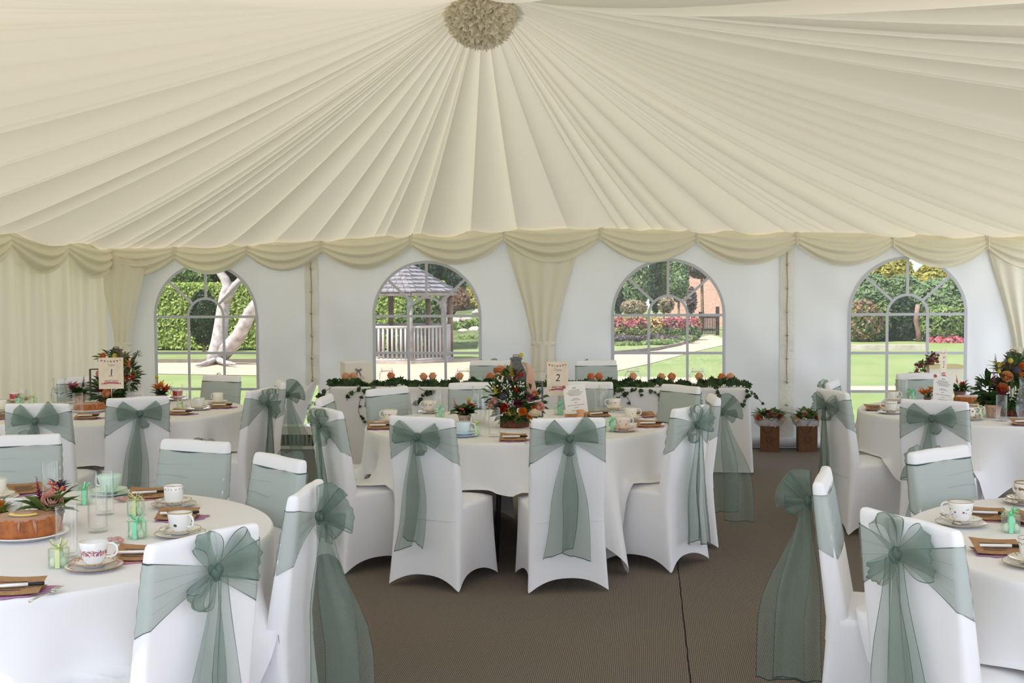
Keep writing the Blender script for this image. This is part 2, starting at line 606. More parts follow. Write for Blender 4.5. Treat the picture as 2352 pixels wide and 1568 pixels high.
b.box(((XL + XR) / 2, YW / 2 - 0.25, -0.06), (XR - XL + 0.1, YW + 0.6, 0.12))
struct(b.build('floor', M['carpet'], smooth=False))

# back wall of white PVC with the four window openings cut out
b = MB()
TOPZ = 2.42
NX = 40


def colm(x0, x1, z0, z1, nz=1):
    b.grid(lambda u, v: (lerp(x0, x1, u), YW, lerp(z0, z1, v)), 1, nz)


FLAP = [(-3.62, 0.20), (-3.455, 0.66), (-3.445, 0.20)]
xs = [XL - 0.2] + [c + s * WR for c in WINC for s in (-1, 1)] + [XR + 0.1]
for i in range(0, len(xs), 2):
    x0, x1 = xs[i], xs[i + 1]
    if i == 2:      # the panel edge that gapes open beside the lacing
        colm(x0, FLAP[0][0], 0, TOPZ)
        colm(FLAP[2][0], x1, 0, TOPZ)
        a, t, c = FLAP
        b.poly([(a[0], YW, 0), (c[0], YW, 0), (c[0], YW, c[1]), (a[0], YW, a[1])])
        b.poly([(a[0], YW, a[1]), (t[0], YW, t[1]), (t[0], YW, TOPZ), (a[0], YW, TOPZ)])
        b.poly([(t[0], YW, t[1]), (c[0], YW, c[1]), (c[0], YW, TOPZ), (t[0], YW, TOPZ)])
    else:
        colm(x0, x1, 0, TOPZ)
for c in WINC:
    for k in range(NX):
        a0, a1 = PI * k / NX, PI * (k + 1) / NX
        x0, x1 = c - WR * cos(a0), c - WR * cos(a1)
        b.poly([(x0, YW, BAR + WR * sin(a0)), (x1, YW, BAR + WR * sin(a1)), (x1, YW, TOPZ), (x0, YW, TOPZ)])
    colm(c - WR, c + WR, 0, SILL)
struct(b.build('wall_back', M['pvc'], smooth=False))

# windows: welded strips as glazing bars over clear film
for i, c in enumerate(WINC):
    b = MB()
    yb = YW - 0.006
    hw = 0.0135

    def bar(x0, z0, x1, z1, w=hw):
        yb = YW - 0.006 - (0.003 if abs(z1 - z0) < 1e-6 else 0.0) - (0.0015 if abs(x1 - x0) > 1e-6 and abs(z1 - z0) > 1e-6 else 0)
        d = Vector((x1 - x0, 0, z1 - z0)).normalized()
        n = Vector((-d.z, 0, d.x)) * w
        q = [Vector((x0, yb, z0)) + n, Vector((x1, yb, z1)) + n, Vector((x1, yb, z1)) - n, Vector((x0, yb, z0)) - n]
        bk = [p + Vector((0, 0.01, 0)) for p in q]
        b.add(q + bk, [(0, 1, 2, 3), (7, 6, 5, 4), (0, 4, 5, 1), (1, 5, 6, 2), (2, 6, 7, 3), (3, 7, 4, 0)])

    def arc(cx, cz, r, a0, a1, w=hw, n=32):
        b.grid(lambda u, v: (cx + (r + w * (1 - 2 * v)) * cos(lerp(a0, a1, u)), yb - 0.005, cz + (r + w * (1 - 2 * v)) * sin(lerp(a0, a1, u))), n, 1)
    ri = 0.195
    arc(c, BAR, WR - 0.004, 0, PI, 0.015)
    for s in (-1, 1):
        bar(c + s * (WR - 0.004), SILL, c + s * (WR - 0.004), BAR, 0.015)
        bar(c + s * ri, SILL, c + s * ri, BAR)
        a = PI / 2 + s * rad(47)
        bar(c + ri * cos(a), BAR + ri * sin(a), c + WR * cos(a), BAR + WR * sin(a))
    arc(c, BAR, ri, 0, PI)
    bar(c, BAR + ri, c, BAR + WR)
    for z in (BAR, BAR - 0.385, BAR - 0.77):
        bar(c - WR, z, c + WR, z)
    bar(c - WR, SILL, c + WR, SILL, 0.022)
    w = struct(b.build('window_%d' % (i + 1), M['pvcframe'], smooth=False))
    b = MB()
    pts = [(c - WR, YW + 0.004, SILL), (c + WR, YW + 0.004, SILL)] + [(c + WR * cos(PI * k / 24), YW + 0.004, BAR + WR * sin(PI * k / 24)) for k in range(25)]
    b.poly(pts)
    b.build('pane', M['filmw' if i == 2 else 'film'], w, smooth=False)

# laced joins between the wall panels
for i, x in enumerate(LACE):
    b = MB()
    b.grid(lambda u, v: (x - 0.07 + 0.14 * u, YW - 0.012 - 0.006 * sin(PI * u) - 0.004 * sin(v * 40 + i), lerp(0.62 if i == 0 else 0.05, 2.3, v)), 6, 40)
    t = struct(b.build('trim_%d' % (i + 1), plain('lacing_strip', (0.78, 0.77, 0.70), rough=0.3, spec=0.5, bump=0.6, bscale=25)))
    b = MB()
    b.tube([(x + 0.003 * sin(k), YW - 0.026, 2.25 - 0.08 * k) for k in range(21)], 0.004, 5)
    b.build('lacing_cord', plain('tan_cord', (0.40, 0.30, 0.18)), t)
    for k in range(7):
        b = MB().at((x, YW - 0.028, 1.85 - 0.235 * k), rx=PI / 2)
        b.lathe([(0.006, 0), (0.013, 0), (0.014, 0.004), (0.007, 0.005)], 10)
        b.build('eyelet', M['steel'], t)

# ground rail along the foot of the back wall
b = MB()
b.tube([(XL, YW - 0.06, 0.065), (XR, YW - 0.06, 0.065)], 0.05, 10)
struct(b.build('baseboard_back', plain('white_skirt_tube', (0.75, 0.76, 0.80), rough=0.35)))

# ceiling lining: pleats fanned out from one point under the ridge
AP = onx(1110, -18, XM)
AP = Vector((XM, AP.y, AP.z))
EAVE = [(-5.77, 2.085), (-4.985, 2.083), (-4.184, 2.118), (-3.381, 2.14), (-2.437, 2.195), (-1.455, 2.235), (-0.47, 2.235), (0.497, 2.20), (1.481, 2.17), (2.414, 2.142), (3.317, 2.11), (3.75, 2.10)]


def eave_back(x):
    for (a, za), (c, zc) in zip(EAVE, EAVE[1:]):
        if x <= c:
            return lerp(za, zc, clamp((x - a) / (c - a)))
    return EAVE[-1][1]


zl0 = onx(0, 533, XL)
LSL = (zl0.z - 2.085) / (YW - zl0.y)


def eave(x, y):
    if y > YW - 1e-4:
        return eave_back(x)
    if x < XL + 1e-4:
        return 2.085 + LSL * (YW - y)
    if x > XR - 1e-4:
        return 2.10 + 0.03 * (YW - y)
    return lerp(2.085 + LSL * (YW - YF), 2.10 + 0.03 * (YW - YF), (x - XL) / (XR - XL))


# perimeter walked anticlockwise from the back right corner
per = [Vector((XR, YW)), Vector((XL, YW)), Vector((XL, YF)), Vector((XR, YF))]
seg = []
rr = random.Random(3)
tot = 0
pl = []          # pleat boundaries as perimeter points
for k in range(4):
    a, c = per[k], per[(k + 1) % 4]
    L = (c - a).length
    s = 0.0
    while s < L - 0.15:
        w = (rr.uniform(0.22, 0.55) if k == 0 else rr.uniform(0.38, 0.85)) if rr.random() < 0.74 else rr.uniform(0.08, 0.16)
        e = min(L, s + w)
        if L - e < 0.15:
            e = L
        pl.append((a.lerp(c, s / L), a.lerp(c, e / L), e - s))
        s = e
rings = [0.015, 0.05, 0.1, 0.16, 0.23, 0.31, 0.4, 0.49, 0.58, 0.67, 0.75, 0.82, 0.88, 0.92, 0.95, 0.975, 1.0]
b = MB()
ax = Vector((AP.x, AP.y))
for (p0, p1, w) in pl:
    skew = rr.uniform(0.3, 0.7)
    deep = rr.uniform(0.10, 0.30)
    hang = rr.uniform(0.6, 1.2)

    def fn(u, t, p0=p0, p1=p1, w=w, skew=skew, deep=deep, hang=hang):
        P = p0.lerp(p1, u)
        q = ax.lerp(P, t)
        z = lerp(AP.z, eave(P.x, P.y), t)
        # slack in the cloth: it sags below the straight line, more at the far corners
        dist = (P - ax).length
        z -= 0.05 * dist * t * (1 - t) * (0.7 + 0.12 * dist)
        x = u ** (math.log(0.5) / math.log(skew))
        fold = sin(PI * x) ** 0.75
        width = w * t
        z -= fold * width * deep * (1.0 - 0.55 * smooth((t - 0.9) / 0.1))
        return (q.x, q.y, z)
    b.grid(fn, [0, .06, .16, .3, .44, .58, .72, .86, .95, 1], rings)
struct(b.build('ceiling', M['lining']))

# left wall: hung with pleated lining as far as the open front bay; the right side stands open
b = MB()


def lw(u, v):
    y = lerp(YW, 6.0, u)
    z = lerp(0, eave(XL, y) - 0.0, v)
    k = y * 2 * PI / 0.27 + 0.8 * sin(y * 2.3)
    return (XL + 0.02 + 0.028 * (sin(k) + 0.4 * sin(2.7 * k + 1)) * (1 - 0.3 * v) + 0.01 * sin(k * 0.5 + v * 5), y, z)


b.grid(lw, 260, 14)
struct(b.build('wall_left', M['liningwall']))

# ---- swag valances


def swag(A, B, n, dip, drop, name, par, seed):
    """A,B: top corners; n inward normal; drop: height of the gathered end; dip: extra sag at the middle"""
    r = random.Random(seed)
    ph = r.uniform(0, 6)
    b = MB()

    def fn(u, v):
        s = 4 * u * (1 - u)
        e = 1 - abs(2 * u - 1) ** 6
        top = A.lerp(B, u)
        zz = -(drop * v * (0.25 + 0.75 * e)) - drop * 0.75 * v * (1 - e) - dip * s * v ** 1.15
        folds = sin(v * 2 * PI * 3.6 + ph + 2.2 * (u - 0.5) ** 2 * 4) * (0.35 + 0.65 * s) * 0.022
        out = 0.02 + 0.085 * sin(PI * min(1, v * 0.9 + 0.05)) * (0.25 + 0.75 * s) + folds + 0.02 * v
        return top + n * out + Vector((0, 0, zz))
    b.grid(fn, 36, 26)
    return b.build(name, M['swag'], par)


val = thing('swag_valance', 'cream swagged valance along the top of the white back wall', 'valance', (XM, YW - 0.02, 2.2))
nb = Vector((0, -1, 0))
for i in range(11):
    if i < 10:
        x0, x1 = EAVE[i][0], EAVE[i + 1][0]
    else:
        x0, x1 = 3.317, 4.2
    A = Vector((x0, YW - 0.02, eave_back(x0)))
    B = Vector((x1, YW - 0.02, eave_back(min(x1, 3.75))))
    o = swag(A - val.location, B - val.location, nb, 0.2 * (B - A).length + 0.02, 0.125, 'swag', val, i)
    bb = MB()
    bb.grid(lambda u, v: (x0 - val.location.x + 0.028 * cos(PI * u) * (0.6 + 0.4 * abs(2 * v - 1)), -0.03 - 0.035 * sin(PI * u) - 0.006 * sin(9 * PI * u), A.z - val.location.z + 0.01 - 0.135 * v), 12, 6)
    bb.build('gather', M['swag'], val)
val2 = thing('swag_valance', 'cream swagged valance over the pleated side wall lining', 'valance', (XL + 0.03, 9.0, 2.2))
nl = Vector((1, 0, 0))
for i in range(10):
    y0, y1 = YW - 1.03 * i, YW - 1.03 * (i + 1)
    A = Vector((XL + 0.05, y0, eave(XL, y0) - 0.0))
    B = Vector((XL + 0.05, y1, eave(XL, y1) - 0.0))
    swag(A - val2.location, B - val2.location, nl, 0.2, 0.15, 'swag', val2, 40 + i)

# ---- drapes round the legs of the frame, tied at waist height


def leg_drape(px, label, x, y, hw0, z0, ztie, hwt, half=1.0, shear=0.0):
    t = thing('leg_drape', label, 'drape', (x, y, 0))
    r = random.Random(px)
    ph = r.uniform(0, 6)

    def prof(hw, dep, k, amp):
        def f(u, v):
            a = lerp(PI, 2 * PI, u)
            w = hw(v)
            d = dep(v)
            fo = 1 + amp * sin(u * PI * k + ph + 1.5 * sin(v * 2))
            return (w * cos(a) + shear * (1 - v) * 0.0, d * sin(a) * fo, 0)
        return f
    b = MB()
    fu = prof(lambda v: lerp(hw0, hwt, smooth(v ** 0.85) * 0.5 + 0.5 * v), lambda v: lerp(0.035, 0.09, v), 11, 0.22)
    b.grid(lambda u, v: Vector(fu(u, v)) + Vector((0, 0, lerp(z0, ztie, v))), 60, 22)
    b.build('upper_drape', M['swag'], t)
    b = MB()
    b.grid(lambda u, v: (lerp(hwt, hwt + 0.012, sin(PI * v)) * cos(lerp(PI, 2 * PI, u)), 0.1 * sin(lerp(PI, 2 * PI, u)), ztie + 0.025 - 0.05 * v), 24, 6)
    b.build('tie_band', M['swag'], t)
    b = MB()
    fl = prof(lambda v: lerp(hwt, hwt + 0.03, v), lambda v: 0.1, 9, 0.12)
    b.grid(lambda u, v: Vector(fl(u, v)) + Vector((0, 0, lerp(ztie, 0.01, v))), 50, 14)
    b.build('lower_skirt', M['swag'], t)
    return t


leg_drape(1, 'cream drape tied round the middle leg between two arched windows', XM, YW - 0.03, 0.385, 2.14, 1.06, 0.115)
leg_drape(2, 'cream drape tied round the corner leg beside the pleated lining', -5.55, YW - 0.10, 0.29, 2.0, 1.06, 0.085)
leg_drape(3, 'cream drape tied round the leg beyond the lantern of table 3', 3.70, YW - 0.03, 0.385, 2.06, 1.0, 0.115)

# ---- paper pom-pom under the peak
pc = ony(1105, 28, AP.y + 0.12)
pom = thing('paper_pom_pom', 'large ruffled cream paper pom-pom hanging from the ceiling peak', 'decoration', pc)
b = MB()
rr = random.Random(11)
RP = 0.235
n = 150
for i in range(n):
    z = 1 - 2 * (i + 0.5) / n
    a = i * 2.39996
    d = Vector((math.sqrt(1 - z * z) * cos(a), math.sqrt(1 - z * z) * sin(a), z))
    for k in range(2):
        b.basis(d * RP * (0.80 + 0.06 * k), d + Vector((rr.uniform(-.25, .25), rr.uniform(-.25, .25), rr.uniform(-.25, .25))), sc=1)
        p1, p2 = rr.uniform(0, 6), rr.uniform(0, 6)
        R = rr.uniform(0.045, 0.06) * (1 - 0.3 * k)
        nf = rr.choice((3, 4, 5))
        b.grid(lambda u, v: (R * v * (1 + 0.12 * sin(7 * 2 * PI * u + p2)) * cos(2 * PI * u), R * v * sin(2 * PI * u), (0.018 * sin(nf * 2 * PI * u + p1) + 0.012 * sin(9 * 2 * PI * u + p2)) * v + 0.03 * v * v), 22, 3, cu=True)
b.M = Matrix.Identity(4)
b.ball((0, 0, 0), RP * 0.78, 16)
b.build('paper_petals', cloth('cream_tissue_paper', (0.88, 0.83, 0.70), trans=0.35, bump=0.3, bscale=40), pom)
b = MB()
b.tube([(0, 0, RP * 0.5), (XM - pc.x, AP.y - pc.y, AP.z - pc.z + 0.15)], 0.004, 6)
b.build('cord', M['swag'], pom)
# ------------------------------------------------------------------ chairs
def yr(z):          # rear face of the back, leaning
    return -0.2185 - 0.0515 * clamp((z - 0.453) / 0.477, 0, 1.1)


def wz(z):
    return lerp(0.2058, 0.198, clamp((z - 0.453) / 0.47))


def thk(z):
    return lerp(0.075, 0.042, clamp((z - 0.46) / 0.45))


def rrect(a, b0, b1, r, ns=14, ncn=5):
    """rounded rectangle |x|<a, b0<y<b1, anticlockwise from the front-left; same topology for any size"""
    pts = []
    cs = [(a - r, b1 - r, 0), (-(a - r), b1 - r, PI / 2), (-(a - r), b0 + r, PI), (a - r, b0 + r, 1.5 * PI)]
    for k in range(4):
        x, y, st = cs[k]
        for i in range(ncn):
            t = st + PI / 2 * i / (ncn - 1)
            pts.append((x + r * cos(t), y + r * sin(t)))
        x2, y2, s2 = cs[(k + 1) % 4]
        A = pts[-1]
        B = (x2 + r * cos(s2), y2 + r * sin(s2))
        for i in range(1, ns):
            pts.append((lerp(A[0], B[0], i / ns), lerp(A[1], B[1], i / ns)))
    return pts


def chair_meshes():
    b = MB()
    rows = []
    NV = 20
    for j in range(NV + 1):
        v = j / NV
        row = []
        a = lerp(0.205, 0.226, v ** 1.5)
        b0 = lerp(-0.217, -0.258, v ** 1.3)
        b1 = lerp(0.205, 0.232, v ** 1.5)
        for (x, y) in rrect(a, b0, b1, 0.03):
            fx, fy = abs(x) / a, abs((y - (b0 + b1) / 2) / ((b1 - b0) / 2))
            side = min(fx, fy)
            arch = 0.074 * (1 - side ** 2.4)
            z = lerp(0.452, arch, v)
            pinch = 0.035 * (1 - side ** 2) * v ** 1.4
            if fx >= fy:
                x -= math.copysign(pinch, x)
            else:
                y -= math.copysign(pinch, y - (b0 + b1) / 2)
            row.append((x, y, z))
        rows.append(row)
    n = len(rows[0])
    # domed seat inside the first row
    top = rows[0]
    dome = []
    for t in (0.0, 0.25, 0.55, 0.8, 0.94):
        dome.append([(x * t, (y + 0.005) * t - 0.005, 0.452 + 0.028 * (1 - t ** 3.5)) for x, y, z in top])
    allr = dome + rows
    b.grid(lambda u, v: allr[int(round(u * (len(allr) - 1)))][int(round(v * n)) % n], len(allr) - 1, n, cv=True)
    seat = b.mesh('seat', M['white'])
    b = MB()
    zs = [0.375, 0.453, 0.55, 0.65, 0.75, 0.85, 0.905, 0.920, 0.927, 0.930]
    rows = []
    for k, z in enumerate(zs):
        ins = (-0.0012, 0.0, 0, 0, 0, 0, 0.0005, 0.003, 0.008, 0.015)[k]
        y0 = yr(z) + ins * (2.6 if k == 0 else 0.9)
        pts = rrect(wz(z) - ins, y0 - 0.001, max(y0 + 0.006, yr(z) + thk(z) - ins * 0.9), max(0.003, (0.03 if k < 2 else 0.024 if k == 2 else min(0.017, thk(z) * 0.4)) - ins * 0.7))
        rows.append([(x, y, z + (0.004 * (1 - (x / 0.2) ** 2) + 0.007 * (abs(x) / 0.2) ** 8 if k > 5 else 0) + (0.002 * sin(x * 24) if k > 6 else 0)) for x, y in pts])
    rows.append([(x * 0.5, lerp(y, yr(0.93) + 0.02, 0.7), 0.932 + 0.004 * (1 - (x * 0.5 / 0.2) ** 2) + 0.001 * sin(x * 12)) for x, y, z in rows[-1]])
    n = len(rows[0])
    rows.append([(x * 0.3, lerp(y, yr(0.93) + 0.02, 0.9), z + .0005) for x, y, z in rows[-1]])
    rows.append([(0, yr(0.93) + 0.02, rows[-1][0][2] + .0005) for _ in rows[-1]])
    b.grid(lambda u, v: rows[int(round(u * (len(rows) - 1)))][int(round(v * n)) % n], len(rows) - 1, n, cv=True)
    back = b.mesh('backrest', M['white'])
    return seat, back


SEAT, BACK = chair_meshes()
EDGE = [0, 0.012, 0.09, 0.18, 0.28, 0.38, 0.48, 0.58, 0.68, 0.78, 0.88, 0.988, 1]


def edge_mat(i, j):
    return 1 if j in (0, len(EDGE) - 2) else 0


def sash_band(seed):
    r = random.Random(seed)
    ph = r.uniform(0, 6)
    b = MB()
    path = []
    for k in range(9):
        f = k / 8
        path.append((0.012 + 0.178 * f, 'r', f))
    path += [(0.2, 's', 0.22), (0.2, 's', 0.75)]
    for k in range(9):
        path.append((0.188 - 0.376 * k / 8, 'f', 1))
    path += [(-0.2, 's', 0.75), (-0.2, 's', 0.22)]
    for k in range(9):
        f = 1 - k / 8
        path.append((-0.012 - 0.178 * f, 'r', f))

    def fn(u, v):
        x, side, f = path[int(round(u * (len(path) - 1)))]
        if side == 'r':
            hi, lo = lerp(0.846, 0.886, f), lerp(0.806, 0.70, f ** 1.1)
            z = lerp(lo, hi, v)
            fold = 0.007 * sin(v * 2 * PI * 3.2 + ph) * (1 - 0.6 * f)
            return (x, yr(z) - 0.0055 - 0.02 * (1 - f) ** 2 + fold * 0.6, z)
        lo = lerp(0.70, 0.665, f)
        z = lerp(lo, 0.886, v) + 0.004 * sin(v * 9 + x * 20 + ph) * (1 if 0.01 < v < 0.99 else 0)
        fold = 0.0025 * sin(v * 2 * PI * 4 + x * 9 + ph)
        if side == 's':
            return (math.copysign(wz(z) + 0.0035 + fold * .6, x), lerp(yr(z), yr(z) + thk(z), f), z)
        return (x, yr(z) + thk(z) + 0.004 + fold, z)
    bv = [0, 0.012, 0.12, 0.24, 0.255, 0.36, 0.47, 0.495, 0.62, 0.72, 0.735, 0.86, 0.988, 1]

    def bm(i, j):
        if j in (0, len(bv) - 2):
            return 1
        rear = i < 8 or i > len(path) - 10
        return 2 if (j in (3, 6, 9) and (rear or (j + i // 5 + seed) % 3 == 0)) else 0
    b.grid(fn, len(path) - 1, bv, bm)
    return b


KZ = 0.828


def bow_loop(a, L, W, puff, seed, side=False):
    r = random.Random(seed)
    p1, p2 = r.uniform(0, 6), r.uniform(0, 6)
    b = MB()
    d = Vector((cos(a), 0, sin(a)))
    e = Vector((-sin(a), 0, cos(a)))
    if side:
        d = Vector((0.25 * cos(a), -abs(cos(a)) - 0.12, sin(a))).normalized()
        e = Vector((0.2, sin(a), abs(cos(a)))).normalized()
    k0 = Vector((0, yr(KZ) - 0.035, KZ))

    def fn(u, v):
        v = v * 2 - 1
        s = sin(PI * u)
        w = 0.012 + (W / 2 - 0.012) * s ** 0.75
        rr_ = L * s ** 0.85 * (1 - 0.18 * v * v * s)
        y = -puff * 1.6 * s * cos(PI * u) - 0.012 * s + (0.010 * sin(v * 5 + p1 + u * 5) + 0.0065 * sin(v * 15 + p2 + u * 3)) * s
        if side:
            return k0 + d * rr_ + e * (w * v) + Vector((y * 1.3 + 0.02 * s * cos(PI * u), 0, 0))
        return k0 + d * rr_ + e * (w * v) + Vector((0, y, 0))
    b.grid(fn, 26, EDGE, edge_mat)
    return b


def tail(x0, drift, L, W, seed, side=False):
    r = random.Random(seed)
    p1, p2 = r.uniform(0, 6), r.uniform(0, 6)
    b = MB()
    us = [0, 0.04, 0.1, 0.18, 0.28, 0.4, 0.52, 0.64, 0.76, 0.88, 0.993, 1]

    def fn(u, v):
        q = v * 2 - 1
        w = lerp(0.018, W * 0.62, smooth(u * 1.8) * 0.75 + 0.25 * u)
        z = KZ - 0.01 - L * u - 0.03 * q * u * sin(p1)
        y = lerp(yr(KZ) - 0.045, -0.285, smooth(u * 1.3)) + (0.014 * sin(q * 4.5 + p1) + 0.008 * sin(q * 9 + p2 + u * 4)) * (0.4 + 0.6 * u)
        x = x0 * (0.4 + 0.6 * u) + drift * u * u + w * q + 0.012 * sin(u * 5 + p2) * u
        if side:
            ripple = (0.014 * sin(q * 4.5 + p1) + 0.008 * sin(q * 9 + p2 + u * 4)) * (0.4 + 0.6 * u)
            return (x0 + drift * u + ripple, lerp(yr(KZ) - 0.05, -0.365 + x0 * 1.2, smooth(u * 1.4)) + w * q, z)
        return (x, y, z)
    b.grid(fn, us, EDGE, lambda i, j: 1 if (j in (0, len(EDGE) - 2) or i == len(us) - 2) else 0)
    return b


VAR = [
    dict(loops=[(rad(160), .14, .14), (rad(24), .15, .16), (rad(262), .09, .06)], tails=[(-.035, -.03, .60, .13), (.02, .02, .62, .12)]),
    dict(loops=[(rad(112), .13, .085), (rad(15), .15, .17), (rad(225), .12, .08)], tails=[(-.03, .0, .66, .14), (.045, .05, .70, .12)]),
    dict(loops=[(rad(168), .15, .13), (rad(8), .14, .13), (rad(290), .10, .06)], tails=[(-.055, -.05, .60, .10), (-.01, -.03, .56, .11)]),
    dict(side=True, loops=[(rad(70), .13, .11), (rad(160), .13, .16), (rad(200), .10, .09)], tails=[(-.03, -.02, .68, .15), (.03, .02, .64, .14)]),
    dict(loops=[(rad(140), .12, .12), (rad(62), .12, .08), (rad(-25), .13, .13)], tails=[(.0, .06, .64, .13), (.03, .0, .55, .11)]),
]
PROTO = []
for k, V in enumerate(VAR):
    t = thing('banquet_chair', 'chair', 'chair', (0, 0, -50 - k))
    for nm, me in (('seat', SEAT), ('backrest', BACK)):
        o = bpy.data.objects.new(nm, me)
        COL.objects.link(o)
        o.parent = t
    sa = sash_band(k).build('sash', [M['organzaf'], M['piping'], M['organza']], t, label='sage green organza sash tied round the back')
    for i, (a, L, W) in enumerate(V['loops']):
        bow_loop(a, L, W, 0.032, 10 * k + i, V.get('side', False)).build('bow_loop', [M['organza'], M['piping']], sa)
    for i, q in enumerate(V['tails']):
        tail(*q, 10 * k + i, V.get('side', False)).build('sash_tail', [M['organza'], M['piping']], sa)
    b = MB()
    r = random.Random(k)
    for i in range(5):
        a = i * 1.256
        b.at((0.009 * cos(a), yr(KZ) - 0.036 - .006 * sin(a * 2), KZ + 0.007 * sin(a)), ry=cos(a) * .5)
        b.ball((0, 0, 0), 0.013, 10, 0, (1.0, 0.9, 1.7))
    b.M = Matrix.Identity(4)
    b.build('knot', M['organzab'], sa)
    PROTO.append(t)

TC = {1: Vector((-3.88, 8.13)), 2: Vector((-0.84, 7.45)), 3: Vector((2.43, 8.42)), 4: Vector((-2.28, 3.88)), 5: Vector((1.84, 4.1))}
CH = [
    # variant, table, label, pixel of back top (left, right), facing override
    (2, 2, 'sage-bowed chair before table 2 in front of the pale blue cup', (897, 957), (1041, 965)),
    (0, 2, 'sage-bowed chair before table 2 in front of the white menu easel', (1219, 965), (1391, 962)),
    (4, 2, 'white chair at table 2, its bow towards the striped vent box', (716, 934), (784, 948)),
    (1, 2, 'white chair at table 2 beside the floor seam, bow turned outward', (1539, 944), (1633, 930)),
    (3, 2, 'edge-on white chair at table 2 with long sash tails over the matting', (1641, 921), (1641, 902)),
    (2, 2, 'white chair facing table 2 below the ivy at the plain end of the long table', (1527, 882), (1603, 893)),
    (1, 2, 'white chair across table 2 directly behind the menu easel', (1300, 879), (1394, 879)),
    (4, 2, 'white chair across table 2 directly behind the glass water jug', (1041, 881), (1142, 880)),
    (0, 2, 'white chair across table 2 under the card box, facing us at an angle', (844, 897), (932, 889)),
    (2, 2, 'white chair at table 2 nearest the gap in the white wall', (709, 920), (778, 906)),
    (1, 0, 'white chair behind the long ivy table next to the copper bowl', (1081, 834), (1172, 834)),
    (0, 0, 'white chair behind the long ivy table beside the drape leg and path window', (1324, 836), (1414, 834)),
    (0, 1, 'white chair with fanned bow at table 1, in front of the glass pitcher', (17, 937), (152, 923)),
    (2, 1, 'white chair with bow and long tails at table 1, in front of the menu card', (238, 918), (389, 910)),
    (4, 1, 'white chair at the aisle side of table 1, bow and tails facing us', (567, 900), (637, 892)),
    (3, 1, 'edge-on white chair beyond table 1 whose bow faces the lacing', (632, 874), (660, 881)),
    (0, 1, 'white chair across table 1 silhouetted against the tree trunk window', (468, 863), (552, 865)),
    (2, 1, 'white chair across table 1 mostly hidden behind potted flowers, by the pleated lining', (160, 870), (235, 870)),
    (1, 4, 'white chair across the cake table, cut by the picture edge', (-28, 1005), (106, 1002)),
    (4, 4, 'white chair across the cake table, sash front seen behind the white mug cup', (369, 1007), (535, 1024)),
    (1, 4, 'white chair showing its sash front, between the cake table and edge-on chair', (592, 1041), (698, 1063)),
    (3, 4, 'edge-on white chair at the cake table, sash trailing to the floor', (676, 1149), (731, 1101)),
    (1, 4, 'large white chair with glossy tall bow before the cake table', (337, 1266), (589, 1200)),
    (2, 3, 'white chair with side-on bow at table 3 in front of the gift bags', (1881, 896), (1943, 901)),
    (0, 3, 'white chair just beyond the side-on bow, sash front seen, by table 3', (1878, 880), (1943, 874)),
    (2, 3, 'white chair with wide bow in front of table 3 and its leaning menu', (2076, 920), (2217, 925)),
    (4, 3, 'white chair across table 3 in front of the lawn window', (2064, 860), (2160, 858)),
    (3, 5, 'edge-on white chair with hanging sash beside the open matting, at the violet cup table', (1874, 1076), (1902, 1111)),
    (1, 5, 'white chair with round bow loops before the table with the violet sprig cup', (1978, 1172), (2205, 1223)),
    (0, 5, 'white chair across the violet cup table, sash front facing us', (2087, 1048), (2217, 1021)),
]
CHAIRPOS = []
for i, (v, tb, lab, pa, pb) in enumerate(CH):
    A = onz(pa[0], pa[1], 0.925)
    B = onz(pb[0], pb[1], 0.925)
    mid = (A + B) / 2
    if tb:
        f = (TC[tb] - Vector((mid.x, mid.y))).normalized()
    else:
        f = Vector((0, -1))
    e = Vector((B.x - A.x, B.y - A.y))
    if e.length > 0.25 and abs(pb[0] - pa[0]) > 85:       # trust the drawn edge a little when it is seen wide
        nrm = Vector((-e.y, e.x)).normalized()
        if nrm.dot(f) < 0:
            nrm = -nrm
        if nrm.dot(f) > 0.8:
            f = (f + nrm * 1.2).normalized()
    if tb:      # a back cannot stand nearer to the table than its edge
        dd = Vector((mid.x, mid.y)) - TC[tb]
        if dd.length < 1.07:
            dd = dd.normalized() * 1.07
            mid = Vector((TC[tb].x + dd.x, TC[tb].y + dd.y, 0))
    else:
        mid = ony((pa[0] + pb[0]) / 2, pa[1], 11.22)
    org = Vector((mid.x, mid.y)) + f * 0.25
    rz = math.atan2(f.y, f.x) - PI / 2
    place(PROTO[v], lab, (org.x, org.y, 0), rz, 'white covered chairs with sage sashes')
    CHAIRPOS.append((org, f))

# ------------------------------------------------------------------ tables and cloths
TH = 0.752
TR = 0.95


